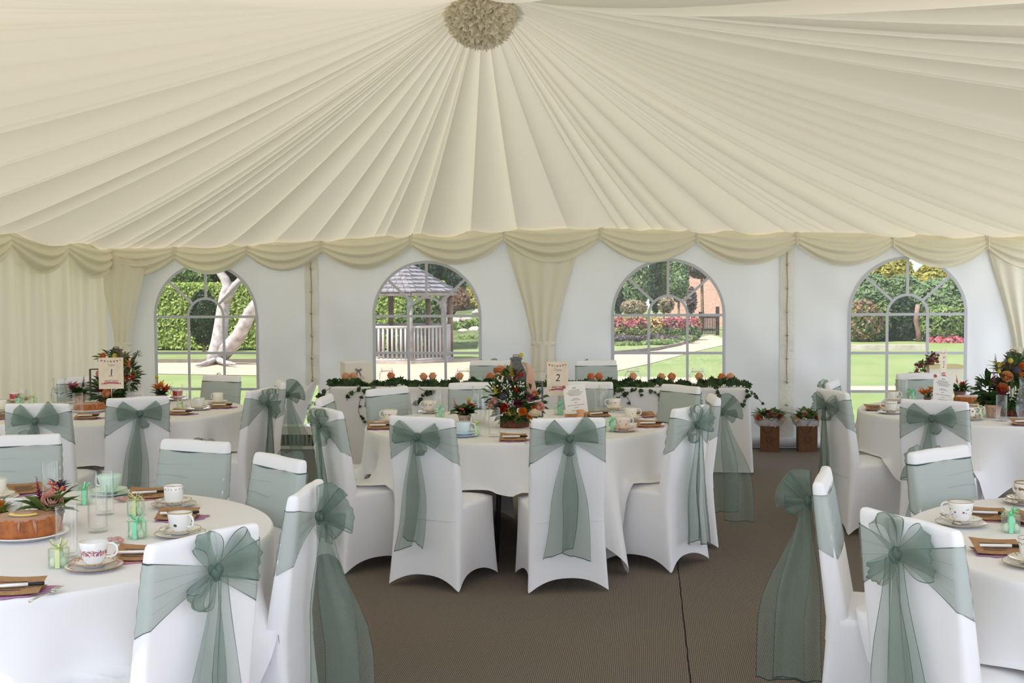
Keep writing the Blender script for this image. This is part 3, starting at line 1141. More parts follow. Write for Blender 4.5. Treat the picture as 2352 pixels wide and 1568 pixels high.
def round_table(c, label, clabel, S, rot, seed, leg_rot=0.4):
    t = thing('round_table', label, 'table', (c.x, c.y, 0), leg_rot, 'round tables under white cloths')
    b = MB()
    b.lathe([(0, 0.722), (TR - 0.012, 0.722), (TR - 0.006, 0.73), (TR - 0.006, 0.742), (TR - 0.012, 0.748), (0, 0.748)], 64)
    b.build('tabletop', M['tabletop'], t)
    for sx_ in (-1, 1):
        for sy in (-1, 1):
            b = MB()
            b.tube([(0.42 * sx_, 0.3 * sy, 0.722), (0.50 * sx_, 0.33 * sy, 0.0)], 0.015, 8)
            b.build('leg', M['metal'], t)
    b = MB()
    for sx_ in (-1, 1):
        b.tube([(0.45 * sx_, -0.31, 0.45), (0.45 * sx_, 0.31, 0.45)], 0.012, 8)
    b.build('leg_brace', M['metal'], t)
    r = random.Random(seed)
    ph = [r.uniform(0, 6) for _ in range(5)]
    N = 260
    rings = [0.0, 0.3, 0.6, 0.85, 0.925]
    over = [0, 0.006, 0.014, 0.03, 0.06, 0.11, 0.18, 0.27, 0.38, 0.5, 0.62, 0.74, 0.87, 0.985, 1.0]

    def fn(u, v):
        a = 2 * PI * u
        q = a - rot
        hem = S / 2 / max(abs(cos(q)), abs(sin(q)))
        k = v
        if k < len(rings):
            R = rings[k]
            return (R * cos(a), R * sin(a), TH)
        s = over[k - len(rings)]
        d = s * (hem - TR + 0.012)
        c8 = max(0.0, abs(sin(2 * q))) ** 3          # the corners fall in deep flutes
        fold = (0.045 * cos(13 * a + ph[0]) + 0.03 * cos(8 * a + ph[1]) + 0.022 * cos(21 * a + ph[2]))
        fold = fold * (0.75 + 1.0 * c8)
        out_ = 0.004 + min(d, 0.02) * 0.55 + d * (0.05 + fold * 2.2 * min(1, d / 0.25)) - 0.02 * d
        z = TH - max(0, d - 0.008) * (0.985 - 0.02 * c8)
        z = max(z, 0.012 + 0.004 * sin(9 * a))
        R = TR - 0.008 + out_
        if z < 0.492:
            w_ = Vector((c.x + R * cos(a), c.y + R * sin(a)))
            for org, f in CHAIRPOS:
                q_ = w_ - org
                ly, lx = q_.dot(f), q_.x * f.y - q_.y * f.x
                if abs(lx) < 0.26 and -0.2 < ly < 0.24:
                    k_ = smooth((0.26 - abs(lx)) / 0.06)
                    R += min(0.492 - z, 0.09, max(0, ly + 0.12)) * 0.9 * k_
                    z = lerp(z, 0.490 - 0.012 * min(1, (0.49 - z) / 0.3) * 0, k_)
                    break
        return (R * cos(a), R * sin(a), z)
    b = MB()
    ks = list(range(len(rings) + len(over)))
    b.grid(lambda u, v: fn(u, v), [i / N for i in range(N)], ks, cu=True)
    o = b.build('tablecloth', M['linen'], None, loc=(c.x, c.y, 0))
    tag(o, clabel, 'tablecloth', 'white square cloths on round tables')
    return t


round_table(TC[1], 'round table hidden under the cloth of table 1', 'white cloth over table 1, beside the pleated lining', 2.44, rad(28), 1)
round_table(TC[2], 'round table hidden under the cloth of table 2', 'white cloth over table 2, its corner hanging by the matting seam', 2.46, rad(-3), 2, 0.9)
round_table(TC[3], 'round table hidden under the cloth of table 3', 'white cloth over table 3, under the lantern and tall vase', 2.44, rad(12), 3)
round_table(TC[4], 'round table hidden under the cloth with the glazed cake', 'white cloth under the lemon-topped cake and rose cup', 2.44, rad(20), 4)
round_table(TC[5], 'round table hidden under the cloth with the violet cup', 'white cloth under the violet sprig cup', 2.44, rad(40), 5)

# long head table: two trestles end to end under one cloth
HX0, HX1, HY0, HY1 = -2.852, 0.871, 10.33, 10.91
HT = 0.748
hc = Vector(((HX0 + HX1) / 2, (HY0 + HY1) / 2))
ht = thing('trestle_table', 'long trestle table under the ivy and roses cloth', 'table', (hc.x, hc.y, 0))
b = MB()
b.box((0, 0, HT - 0.022), (HX1 - HX0 - 0.02, HY1 - HY0 - 0.02, 0.03))
b.build('tabletop', M['tabletop'], ht, smooth=False)
for x in (-1.7, -0.15, 0.15, 1.7):
    for y in (-0.22, 0.22):
        b = MB()
        b.tube([(x, y, HT - 0.03), (x, y, 0)], 0.015, 8)
        b.build('leg', M['metal'], ht)
b = MB()
a, c = (HX1 - HX0) / 2, (HY1 - HY0) / 2
rows = []
hems = [0, 0.01, 0.03, 0.1, 0.25, 0.45, 0.65, 0.733]
for d in hems:
    row = []
    base = rrect(a + 0.002 + min(d, 0.01) * 0.5, -c - 0.002 - min(d, 0.01) * 0.5, c + 0.002 + min(d, 0.01) * 0.5, 0.02, 40, 3)
    for k, (x, y) in enumerate(base):
        w = d * (0.012 * sin(k * 0.55) + 0.012 * sin(k * 0.21 + 1))
        sx_ = 1 if abs(x) > a - 0.01 else 0
        row.append((x * (1 + (0.015 if x < 0 else 0.02) * d) + (math.copysign(w, x) if sx_ else 0), y * (1 + 0.05 * d) + math.copysign(w, y) * (1 - sx_), HT - d))
    rows.append(row)
cen = [[(x * t, y * t, HT) for x, y, z in rows[0]] for t in (0.02, 0.5, 0.97)]
allr = cen + rows
n = len(allr[0])
b.grid(lambda u, v: allr[int(round(u * (len(allr) - 1)))][int(round(v * n)) % n], len(allr) - 1, n, cv=True)
o = b.build('tablecloth', M['linen'], None, loc=(hc.x, hc.y, 0))
tag(o, 'white cloth falling straight to the floor from the long ivy table', 'tablecloth')
# ------------------------------------------------------------------ the garden outside
GZ = -0.5
_plain, _leaf = plain, leafmat
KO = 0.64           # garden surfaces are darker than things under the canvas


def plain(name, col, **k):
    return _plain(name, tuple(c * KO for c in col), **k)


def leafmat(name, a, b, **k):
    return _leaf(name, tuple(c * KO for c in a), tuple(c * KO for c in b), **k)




def gp(px, py, dz=0.0):
    return onz(px, py, GZ + dz)


mm, nt, out = newmat('lawn_grass')
co = coords(nt)
a_ = nd(nt, 'TexNoise', {'Vector': co, 'Scale': 0.5, 'Detail': 5.0})
b_ = nd(nt, 'TexNoise', {'Vector': co, 'Scale': 40.0, 'Detail': 2.0})
c0 = mixc(nt, nd(nt, 'MapRange', {'Value': a_.outputs[0], 'From Min': 0.35, 'From Max': 0.65}).outputs[0], (0.165, 0.225, 0.08), (0.235, 0.27, 0.115))
c0 = mixc(nt, mth(nt, 'MULTIPLY', b_.outputs[0], 0.5), c0, (0.12, 0.175, 0.055))
p = nd(nt, 'BsdfPrincipled', {'Base Color': c0, 'Roughness': 0.9, 'Specular IOR Level': 0.1})
nt.links.new(p.outputs[0], out.inputs[0])
M['lawn'] = mm
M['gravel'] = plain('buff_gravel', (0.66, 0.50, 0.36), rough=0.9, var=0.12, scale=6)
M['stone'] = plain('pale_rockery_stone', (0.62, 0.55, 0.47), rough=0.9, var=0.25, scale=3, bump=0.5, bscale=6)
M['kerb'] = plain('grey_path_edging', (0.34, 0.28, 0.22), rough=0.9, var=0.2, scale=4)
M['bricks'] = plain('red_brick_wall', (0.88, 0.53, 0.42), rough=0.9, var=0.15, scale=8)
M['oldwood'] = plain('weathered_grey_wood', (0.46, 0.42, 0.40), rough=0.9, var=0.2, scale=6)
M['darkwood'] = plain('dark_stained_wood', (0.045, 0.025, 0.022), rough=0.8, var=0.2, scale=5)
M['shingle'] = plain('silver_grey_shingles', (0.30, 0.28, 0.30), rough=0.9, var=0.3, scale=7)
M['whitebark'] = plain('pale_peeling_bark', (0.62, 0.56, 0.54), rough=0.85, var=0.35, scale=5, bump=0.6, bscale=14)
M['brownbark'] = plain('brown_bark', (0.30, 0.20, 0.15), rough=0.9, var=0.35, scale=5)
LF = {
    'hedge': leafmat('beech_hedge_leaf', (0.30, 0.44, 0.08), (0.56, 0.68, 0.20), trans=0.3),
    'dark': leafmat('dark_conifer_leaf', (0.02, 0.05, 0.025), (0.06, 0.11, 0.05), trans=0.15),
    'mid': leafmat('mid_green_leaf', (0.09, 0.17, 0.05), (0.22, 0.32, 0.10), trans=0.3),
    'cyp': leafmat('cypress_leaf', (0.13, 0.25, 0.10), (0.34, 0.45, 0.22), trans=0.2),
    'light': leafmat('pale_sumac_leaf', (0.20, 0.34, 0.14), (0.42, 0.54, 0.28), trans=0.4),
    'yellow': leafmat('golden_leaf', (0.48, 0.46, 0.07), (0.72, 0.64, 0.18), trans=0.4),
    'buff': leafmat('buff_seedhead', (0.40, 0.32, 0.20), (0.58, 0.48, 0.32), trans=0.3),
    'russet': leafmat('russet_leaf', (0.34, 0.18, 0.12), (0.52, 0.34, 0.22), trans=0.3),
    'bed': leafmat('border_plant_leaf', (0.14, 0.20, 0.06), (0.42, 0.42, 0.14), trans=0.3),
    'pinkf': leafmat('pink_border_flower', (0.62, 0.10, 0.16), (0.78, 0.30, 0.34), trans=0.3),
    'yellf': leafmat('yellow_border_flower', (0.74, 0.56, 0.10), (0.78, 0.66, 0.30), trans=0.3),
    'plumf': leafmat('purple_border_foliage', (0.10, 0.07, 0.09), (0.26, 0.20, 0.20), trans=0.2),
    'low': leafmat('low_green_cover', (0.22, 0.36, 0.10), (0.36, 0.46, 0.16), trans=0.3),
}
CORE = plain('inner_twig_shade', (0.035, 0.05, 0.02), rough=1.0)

g = MB()
g.box((0, 45, GZ - 0.1), (160, 170, 0.2))
struct(g.build('ground', M['lawn'], smooth=False))
g = MB()  # unseen pale ground, added to bounce neutral light in under the canvas
g.box((-1, -6, GZ + 0.0), (30, 11.4, 0.04))
g.box((9, 5.5, GZ + 0.0), (10, 11.6, 0.04))
struct(g.build('bounce_slab', _plain('pale_bounce_slab', (0.62, 0.59, 0.55), rough=0.9, var=0.15, scale=2), smooth=False))


def ribbon_path(name, up, lo, m, dz):
    b = MB()
    n = len(up)
    vs = [gp(x, y, dz) for x, y in up] + [gp(x, y, dz) for x, y in lo]
    fs = [(i, i + 1, n + i + 1, n + i) for i in range(n - 1)]
    b.add(vs, fs)
    b.add([v - Vector((0, 0, 0.06)) for v in vs], fs)
    return struct(b.build(name, m, smooth=False))


ribbon_path('path_1', [(200, 834), (358, 833), (600, 832), (860, 830), (1000, 826), (1150, 820), (1407, 814.5), (1510, 805), (1580, 788), (1605, 776), (1632, 768)],
            [(200, 858), (358, 858), (600, 862), (860, 884), (1000, 888), (1150, 880), (1300, 868), (1415, 852), (1500, 833), (1600, 806), (1690, 786)], M['gravel'], 0.012)
ribbon_path('path_2', [(1100, 884), (1250, 872), (1413, 864), (1686, 869), (1945, 886), (2330, 886)],
            [(1100, 889), (1250, 882), (1413, 876), (1686, 880), (1945, 897), (2330, 898)], M['gravel'], 0.016)
# low edging along the path
for nm, pts in (('path_edging', [(340, 832.5), (470, 832.5), (600, 832)]), ('path_edging', [(1407, 814), (1510, 804), (1560, 794), (1600, 778)])):
    b = MB()
    q = [gp(x, y) for x, y in pts]
    for s, e in zip(q, q[1:]):
        d = (e - s)
        b.at((s + e) / 2 + Vector((0, 0, 0.05)), math.atan2(d.y, d.x))
        b.box((0, 0, 0), (d.length + 0.02, 0.10, 0.12))
    b.M = Matrix.Identity(4)
    tag(b.build(nm, M['kerb'], smooth=False), 'thin grey edging along the gravel path by the ' + ('leaning white tree' if pts[0][0] < 1000 else 'dark garden gate'), 'edging')


def leaves(mb, blobs, n, size, seed, mat=0, flat=0.0):
    """leaf cards over the surface of ellipsoids (c, (rx,ry,rz))"""
    r = random.Random(seed)
    wts = [q[1][0] * q[1][2] + q[1][0] * q[1][1] for q in blobs]
    tot = sum(wts)
    for (c, rad_), w in zip(blobs, wts):
        for _ in range(int(n * w / tot)):
            d = Vector((r.gauss(0, 1), r.gauss(0, 1), r.gauss(0, 1)))
            d.normalize()
            k = r.uniform(0.82, 1.06)
            p_ = Vector(c) + Vector((d.x * rad_[0], d.y * rad_[1], d.z * rad_[2])) * k
            t = Vector((r.gauss(0, 1), r.gauss(0, 1), r.gauss(0, 1) + flat))
            nrm = (d * 0.9 + t * 0.55).normalized()
            a = nrm.orthogonal().normalized()
            a = (Matrix.Rotation(r.uniform(0, 6.28), 3, nrm) @ a)
            bb = nrm.cross(a)
            L, W = size * r.uniform(0.7, 1.3), size * r.uniform(0.35, 0.6)
            mb.add([p_ - a * L, p_ - bb * W + a * L * 0.1, p_ + a * L, p_ + bb * W + a * L * 0.1], [(0, 1, 2, 3)], mat)


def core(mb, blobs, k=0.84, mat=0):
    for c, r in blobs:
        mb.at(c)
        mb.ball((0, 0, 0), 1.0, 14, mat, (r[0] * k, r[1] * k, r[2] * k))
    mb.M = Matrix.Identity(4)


def blob(px, py, rx, ry, y, dk=0.7):
    c = ony(px, py, y)
    s = y / F
    return (c, (rx * s, rx * s * dk, ry * s))


def bush(name, label, cat, blobs, leafkey, n, size, seed, group=None, trunk=None, extra=(), flat=0.0):
    c0 = blobs[0][0]
    base = Vector((c0.x, c0.y, GZ))
    t = thing(name, label, cat, base, 0, group)
    bl = [(c - base, r) for c, r in blobs]
    b = MB()
    leaves(b, bl, n, size, seed, 0, flat)
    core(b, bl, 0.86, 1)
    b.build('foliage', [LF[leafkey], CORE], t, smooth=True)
    for i, (nm, key, bls, n2, s2) in enumerate(extra):
        b = MB()
        leaves(b, [(c - base, r) for c, r in bls], n2, s2, seed + 50 + i)
        b.build(nm, LF[key], t)
    b = MB()
    if trunk:
        for path, r0, r1 in trunk[0]:
            k = len(path)
            b.tube([p - base for p in path], [lerp(r0, r1, i / (k - 1)) for i in range(k)], 9)
        b.build('trunk', trunk[1], t)
    else:
        lowz = min(c.z - r[2] for c, r in bl)
        b.tube([(0, 0, -0.02), (0.02, 0, max(lowz + 0.2, 0.3))], 0.06, 7)
        b.build('trunk', M['brownbark'], t)
    return t


# clipped hedge behind the leaning tree and the summerhouse
YH = 41.0
h0, h1 = ony(300, 806, YH), ony(1010, 806, YH)
t = thing('clipped_hedge', 'long bright clipped hedge behind the leaning white tree and summerhouse', 'hedge', ((h0.x + h1.x) / 2, YH + 0.7, GZ))
top = ony(475, 652, YH).z - GZ
hw = (h1.x - h0.x) / 2
b = MB()
r = random.Random(5)
for _ in range(15000):
    if r.random() < 0.85:
        p_ = Vector((r.uniform(-hw, hw), -0.7 + r.uniform(-0.09, 0.06), r.uniform(0.08, top)))
        nrm = Vector((r.gauss(0, .5), -1, r.gauss(0.2, .5)))
    else:
        p_ = Vector((r.uniform(-hw, hw), r.uniform(-0.7, 0.7), top + r.uniform(-0.05, 0.05)))
        nrm = Vector((r.gauss(0, .5), r.gauss(0, .5), 1))
    nrm.normalize()
    a = Matrix.Rotation(r.uniform(0, 6.28), 3, nrm) @ nrm.orthogonal().normalized()
    bb = nrm.cross(a)
    L, W = r.uniform(0.06, 0.12), r.uniform(0.035, 0.06)
    b.add([p_ - a * L, p_ - bb * W, p_ + a * L, p_ + bb * W], [(0, 1, 2, 3)])
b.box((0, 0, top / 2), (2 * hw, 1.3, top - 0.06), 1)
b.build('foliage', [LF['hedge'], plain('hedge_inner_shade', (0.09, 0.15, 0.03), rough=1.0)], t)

bush('hedge_shade_bush', 'added dark bush in place of the shaded gap in the bright hedge', 'bush', [blob(467, 730, 34, 66, 39.8, 0.5)], 'dark', 2600, 0.07, 21)  # bush put in where the hedge only has a dark shaded gap
# trees above the hedge
for i, (px, py, rx, ry, key, y, lab) in enumerate((
        (400, 630, 75, 60, 'mid', 50, 'green tree above the hedge beside the drape corner'),
        (520, 600, 85, 70, 'dark', 54, 'dark tree crown above the hedge behind the white trunk'),
        (650, 610, 80, 70, 'dark', 52, 'dark tree above the hedge hidden mostly by white wall'),
        (1010, 590, 58, 78, 'dark', 58, 'tall dark conifer beyond the summerhouse roof'),
        (960, 560, 60, 80, 'cyp', 62, 'tall green conifer just behind the shingled roof peak'))):
    bush('garden_tree', lab, 'tree', [blob(px, py, rx, ry, y), blob(px - rx * .5, py + ry * .4, rx * .6, ry * .6, y - .5), blob(px + rx * .5, py + ry * .3, rx * .6, ry * .6, y - .4)], key, 5200, 0.14, 30 + i, 'trees beyond the garden')

# leaning white-barked tree
yt = 33.0


def tp(px, py, dy=0.0):
    return ony(px, py, yt + dy)


sc_ = yt / F
base = tp(500, 822)
tr = [([tp(492, 830), tp(497, 812), tp(503, 785), tp(508, 750), tp(512, 715), tp(517, 680), tp(523, 655), tp(516, 640), tp(505, 625), tp(500, 600), tp(490, 560)], 22 * sc_, 6 * sc_),
      ([tp(512, 812), tp(528, 795, -.2), tp(548, 772, -.4), tp(562, 745, -.5), tp(575, 718, -.6), tp(595, 690, -.7), tp(640, 640, -.9)], 19 * sc_, 13 * sc_),
      ([tp(518, 690, -.1), tp(530, 672, -.2), tp(540, 655, -.2), tp(550, 645, -.2), tp(556, 632, -.1), tp(575, 590, .1)], 11 * sc_, 6 * sc_),
      ([tp(500, 826), tp(485, 830, -.4), tp(466, 836, -1.2), tp(450, 838, -1.6)], 9 * sc_, 3 * sc_),
      ([tp(500, 826), tp(515, 832, -1.0), tp(540, 836, -1.4)], 9 * sc_, 3 * sc_)]
bush('leaning_tree', 'white-barked tree leaning with a forked trunk before the bright hedge', 'tree',
     [blob(505, 520, 110, 60, yt + .6), blob(590, 560, 80, 55, yt + .3), blob(420, 560, 50, 40, yt + 1)], 'dark', 5000, 0.10, 61, None, (tr, M['whitebark']))

# summerhouse with shingled roof and railing
yg = 33.0


def gq(px, py, dy=0.0):
    return ony(px, py, yg + dy)


c = gq(893, 835)
t = thing('summerhouse', 'open timber summerhouse with grey shingled roof and slatted railing', 'summerhouse', (c.x, c.y + 1.6, GZ))
o3 = Vector((c.x, c.y + 1.6, GZ))
ez = gq(922, 671).z - GZ
az = gq(893, 588).z - GZ
R = (gq(1034, 671).x - c.x) * 1.02
b = MB()
K = 9
nseg = 8
for k in range(K):         # stepped courses of shingles
    t0, t1 = k / K, (k + 1) / K
    ra, rb = lerp(R, 0.02, t0), lerp(R, 0.02, t1)
    za, zb = lerp(ez, az, t0), lerp(ez, az, t1)
    pts = []
    for i in range(nseg):
        a0 = PI / 8 + i * PI / 4
        a1 = a0 + PI / 4
        A = Vector((ra * cos(a0), ra * sin(a0), za + 0.035))
        B = Vector((ra * cos(a1), ra * sin(a1), za + 0.035))
        Cc = Vector((rb * cos(a1), rb * sin(a1), zb))
        D = Vector((rb * cos(a0), rb * sin(a0), zb))
        m = max(2, int((B - A).length / 0.16))
        for j in range(m):
            u0, u1 = j / m, (j + 0.94) / m
            dz = Vector((0, 0, 0.012 * ((i * 7 + j * 5 + k * 3) % 3)))
            b.add([A.lerp(B, u0) + dz, A.lerp(B, u1) + dz, D.lerp(Cc, u1), D.lerp(Cc, u0), A.lerp(B, u0) - Vector((0, 0, .03)), A.lerp(B, u1) - Vector((0, 0, .03))], [(0, 1, 2, 3), (4, 5, 1, 0)])
        b.add([A - Vector((0, 0, .03)), B - Vector((0, 0, .03)), Cc - Vector((0, 0, .03)), D - Vector((0, 0, .03))], [(3, 2, 1, 0)])
b.build('roof', M['shingle'], t, smooth=False)
b = MB()
for i in range(8):
    a0, a1 = PI / 8 + i * PI / 4, PI / 8 + (i + 1) * PI / 4
    b.tube([(R * .93 * cos(a0), R * .93 * sin(a0), ez - 0.05), (R * .93 * cos(a1), R * .93 * sin(a1), ez - 0.05)], 0.06, 6)
b.build('eaves_beam', M['oldwood'], t, smooth=False)
rp = R * 0.84
rail = gq(922, 752).z - GZ
for i in range(8):
    a = PI / 8 + i * PI / 4
    b = MB()
    b.tube([(rp * cos(a), rp * sin(a), 0.0), (rp * cos(a), rp * sin(a), ez)], 0.085, 8)
    b.build('post', M['oldwood'] if sin(a) < 0 else M['brownbark'], t)
for i in range(8):
    if i == 6:
        pass
    a0, a1 = PI / 8 + i * PI / 4, PI / 8 + (i + 1) * PI / 4
    A, B = Vector((rp * cos(a0), rp * sin(a0), 0)), Vector((rp * cos(a1), rp * sin(a1), 0))
    b = MB()
    for z in (0.12, rail):
        b.tube([A + Vector((0, 0, z)), B + Vector((0, 0, z))], 0.045, 6)
    m = 9
    for j in range(1, m):
        P = A.lerp(B, j / m)
        b.tube([P + Vector((0, 0, 0.1)), P + Vector((0, 0, rail))], 0.036, 6)
    b.build('railing', plain('pale_weathered_slats', (0.66, 0.61, 0.57), rough=0.9) if i == 0 else bpy.data.materials['pale_weathered_slats'], t)
b = MB()
b.at((0, 0, 0), PI / 8)
b.lathe([(0, 0.10), (R * .9, 0.10), (R * .9, 0.0)], 8)
b.build('base', M['stone'], t, smooth=False)

# rockery and shrubs beyond the summerhouse
r = random.Random(9)
k = 0
for px, py, rx in ((1018, 742, 12), (1046, 736, 14), (1072, 733, 13), (1096, 718, 11), (1030, 764, 15), (1062, 762, 12), (1090, 758, 14), (1018, 776, 11), (1050, 774, 12), (1085, 771, 10), (1106, 738, 10), (1000, 768, 12)):
    y = 47 - (py - 715) * 0.04
    cc = ony(px, py, y)
    s = rx * y / F
    b = MB()
    nn = random.Random(px)
    off = Vector((nn.random() * 9, nn.random() * 9, 0))
    b.grid(lambda u, v: (lambda d: d * s * (1 + 0.45 * noise.noise(d * 1.6 + off)))(Vector((cos(2 * PI * u) * sin(PI * v), 0.8 * sin(2 * PI * u) * sin(PI * v), 0.62 * cos(PI * v)))), 14, 8, cu=True)
    o = b.build('rockery_stone', M['stone'], None, loc=cc, smooth=False)
    tag(o, 'pale rough stone in the rockery bank beside the summerhouse', 'rock', 'rockery stones')
m_ = MB()
v = [gp(985, 800), gp(1200, 800)]
y0 = v[0].y
pts = [(v[0].x, y0, GZ), (v[1].x, y0, GZ), (v[1].x, y0 + 9, GZ + 1.75), (v[0].x, y0 + 9, GZ + 1.75)]
m_.add(pts, [(0, 1, 2, 3)])
m_.add([pts[0], pts[1], pts[2], pts[3], (v[1].x, y0 + 9, GZ), (v[0].x, y0 + 9, GZ)], [(1, 4, 2), (0, 3, 5), (2, 4, 5, 3)])
struct(m_.build('bank', plain('planted_bank', (0.16, 0.20, 0.08), rough=1, var=0.4, scale=2), smooth=False))
bush('rockery_plant', 'low green plants between the rockery stones', 'plant', [blob(1040, 752, 38, 12, 45.6), blob(1090, 745, 26, 12, 45.8), blob(1075, 782, 34, 9, 44)], 'low', 1800, 0.09, 71)
bush('russet_shrub', 'russet and buff shrub above the rockery', 'bush', [blob(1052, 692, 26, 30, 49), blob(1035, 704, 16, 20, 48.8)], 'russet', 1700, 0.10, 72)
bush('golden_conifer', 'golden yellow conifer at the window edge beyond the rockery', 'tree', [blob(1090, 670, 17, 42, 50), blob(1100, 700, 20, 22, 49.5)], 'yellow', 1600, 0.10, 73)
bush('garden_tree', 'thin dark tree between russet shrub and golden conifer', 'tree', [blob(1062, 640, 24, 34, 52), blob(1072, 672, 10, 24, 51)], 'dark', 1500, 0.11, 74, 'trees beyond the garden')
bush('clipped_shrub', 'green shrub rising behind the summerhouse railing', 'bush', [blob(1000, 740, 18, 60, 38.5, .8), blob(950, 742, 40, 42, 40)], 'mid', 1700, 0.08, 75)

# conifers, border, house wall and gate seen through the crinkled window
for i, (px, py, rx, ry, y, key, lab) in enumerate((
        (1420, 660, 16, 62, 58, 'dark', 'dark narrow conifer at the edge of the path window'),
        (1462, 640, 27, 70, 56, 'cyp', 'broad upright cypress left of the bright trunks'),
        (1505, 640, 14, 75, 60, 'dark', 'dark blue conifer between two cypresses'),
        (1524, 650, 13, 58, 61, 'mid', 'soft green conifer behind the pale sunlit trunk'),
        (1558, 628, 21, 62, 55, 'cyp', 'dense upright cypress next to the brick wall'))):
    bush('cypress', lab, 'tree', [blob(px, py, rx, ry, y, .9), blob(px, py + ry * .35, rx * 1.05, ry * .55, y - .1, .9), blob(px, py - ry * .5, rx * .7, ry * .55, y, .9)], key, 2600, 0.13, 80 + i, 'upright conifers')
yb = 66.0
a, c = ony(1530, 720, yb), ony(1760, 720, yb)
t = thing('brick_building', 'red brick building wall behind the garden gate', 'building', ((a.x + c.x) / 2, yb, GZ))
zt = ony(1600, 606, yb).z - GZ
b = MB()
b.box((0, 2.0, zt / 2), (c.x - a.x, 4.0, zt))
b.build('wall', M['bricks'], t, smooth=False)
b = MB()
w = (c.x - a.x) / 2 + 0.3
b.add([(-w, -0.3, zt), (w, -0.3, zt), (w, 2, zt + 1.8), (-w, 2, zt + 1.8), (w, 4.3, zt), (-w, 4.3, zt)], [(0, 1, 2, 3), (3, 2, 4, 5), (0, 3, 5), (1, 4, 2)])
b.build('roof', M['shingle'], t, smooth=False)
bush('garden_tree', 'bare-branched tree whose shadow falls on the brick wall', 'tree', [blob(1612, 612, 40, 26, 60), blob(1588, 690, 12, 30, 58)], 'plumf', 1500, 0.12, 90, 'trees beyond the garden',
     ([([ony(1614, 760, 60), ony(1613, 700, 60), ony(1612, 640, 60), ony(1612, 600, 60)], .10, .05)], M['brownbark']))
yq = gp(1610, 770).y
t = thing('garden_gate', 'dark timber garden gate standing at the end of the gravel path', 'gate', (ony(1634, 770, yq).x, yq, GZ))
g0 = Vector((t.location.x, yq, GZ))
for px, tp_ in ((1609, 716), (1648, 704)):
    b = MB()
    x = ony(px, 740, yq).x - g0.x
    b.box((x, 0, (ony(px, tp_, yq).z - GZ) / 2), (0.16, 0.16, ony(px, tp_, yq).z - GZ))
    b.build('gate_post', M['darkwood'], t, smooth=False)
b = MB()
x0, x1 = ony(1612, 740, yq).x - g0.x, ony(1646, 740, yq).x - g0.x
zt = ony(1630, 722, yq).z - GZ
for k in range(9):
    x = lerp(x0, x1, (k + .5) / 9)
    b.box((x, 0, zt / 2), (0.045, 0.04, zt - 0.1))
for z in (0.25, zt - 0.12):
    b.box(((x0 + x1) / 2, 0.03, z), (x1 - x0, 0.04, 0.1))
b.build('gate_leaf', M['darkwood'], t, smooth=False)
# mixed border
for i, (px, py, rx, ry, key, ex, lab) in enumerate((
        (1428, 752, 30, 24, 'bed', ('pinkf', 'yellf'), 'mixed pink and yellow flower clump at the window edge'),
        (1466, 748, 32, 22, 'bed', ('pinkf', 'yellf'), 'large pink rose clump in front of the buff shrub'),
        (1505, 752, 24, 22, 'bed', ('yellf', 'pinkf'), 'small yellow and pink clump under the blue conifer'),
        (1548, 752, 30, 24, 'mid', ('pinkf', 'pinkf'), 'red flowering shrub before the dense cypress'),
        (1588, 752, 20, 28, 'mid', ('pinkf', 'yellf'), 'green and red shrub nearest the garden gate'))):
    y = 49.0
    bush('flower_clump', lab, 'plant', [blob(px, py, rx, ry, y), blob(px, py + 14, rx, ry * .7, y - .3)], key, 1300, 0.08, 100 + i, 'border flower clumps', None,
         [('flower', ex[0], [blob(px, py - 4, rx * 1.02, ry * .8, y - .15)], 260, 0.09), ('flower', ex[1], [blob(px + 6, py - 8, rx * .8, ry * .7, y - .1)], 130, 0.08)])
bush('buff_shrub', 'pale buff shrub in front of the broad cypress', 'bush', [blob(1456, 706, 30, 17, 53), blob(1530, 700, 18, 18, 54)], 'buff', 1400, 0.09, 110)
bush('purple_edging', 'dark purple edging plants under the border flowers', 'plant', [blob(1440, 778, 34, 9, 47), blob(1510, 776, 34, 9, 47), blob(1560, 780, 24, 9, 46.5)], 'plumf', 1500, 0.07, 111)
bush('ground_cover', 'soft green ground cover at the lawn edge below the border', 'plant', [blob(1520, 786, 44, 7, 45.2), blob(1440, 790, 36, 5, 44.6), blob(1580, 778, 22, 8, 46)], 'low', 1600, 0.07, 112)

# sumacs and yellow trees seen through the lawn window
for i, (px, py, rx, ry, y, key, lab) in enumerate((
        (2040, 625, 52, 38, 58, 'yellow', 'golden-green tree high in the lawn window'),
        (2150, 640, 44, 34, 55, 'yellow', 'bright yellow tree beside the swag edge'),
        (2000, 675, 46, 42, 50, 'light', 'pale sumac filling the window edge nearest the lacing'),
        (2160, 690, 58, 48, 49, 'light', 'pale sumac spreading on the lantern side of the lawn window'),
        (2075, 668, 40, 34, 51, 'light', 'pale sumac behind the inner arch of the lawn window'))):
    bush('sumac_tree', lab, 'tree', [blob(px, py, rx, ry, y), blob(px - rx * .5, py + ry * .5, rx * .6, ry * .6, y - .5), blob(px + rx * .55, py + ry * .3, rx * .55, ry * .6, y - .4)], key, 2600, 0.17, 120 + i, 'sumacs and golden trees', None, (), 0.6)
bush('sumac_shrub', 'dark leafy shrub under the pale sumacs', 'bush', [blob(2078, 738, 32, 50, 48), blob(2040, 760, 30, 34, 48.2)], 'dark', 2600, 0.11, 130, None,
     ([([ony(2112, 795, 47.4), ony(2110, 760, 47.4), ony(2104, 735, 47.4), ony(2108, 700, 47.6)], .13, .09)], M['brownbark']))
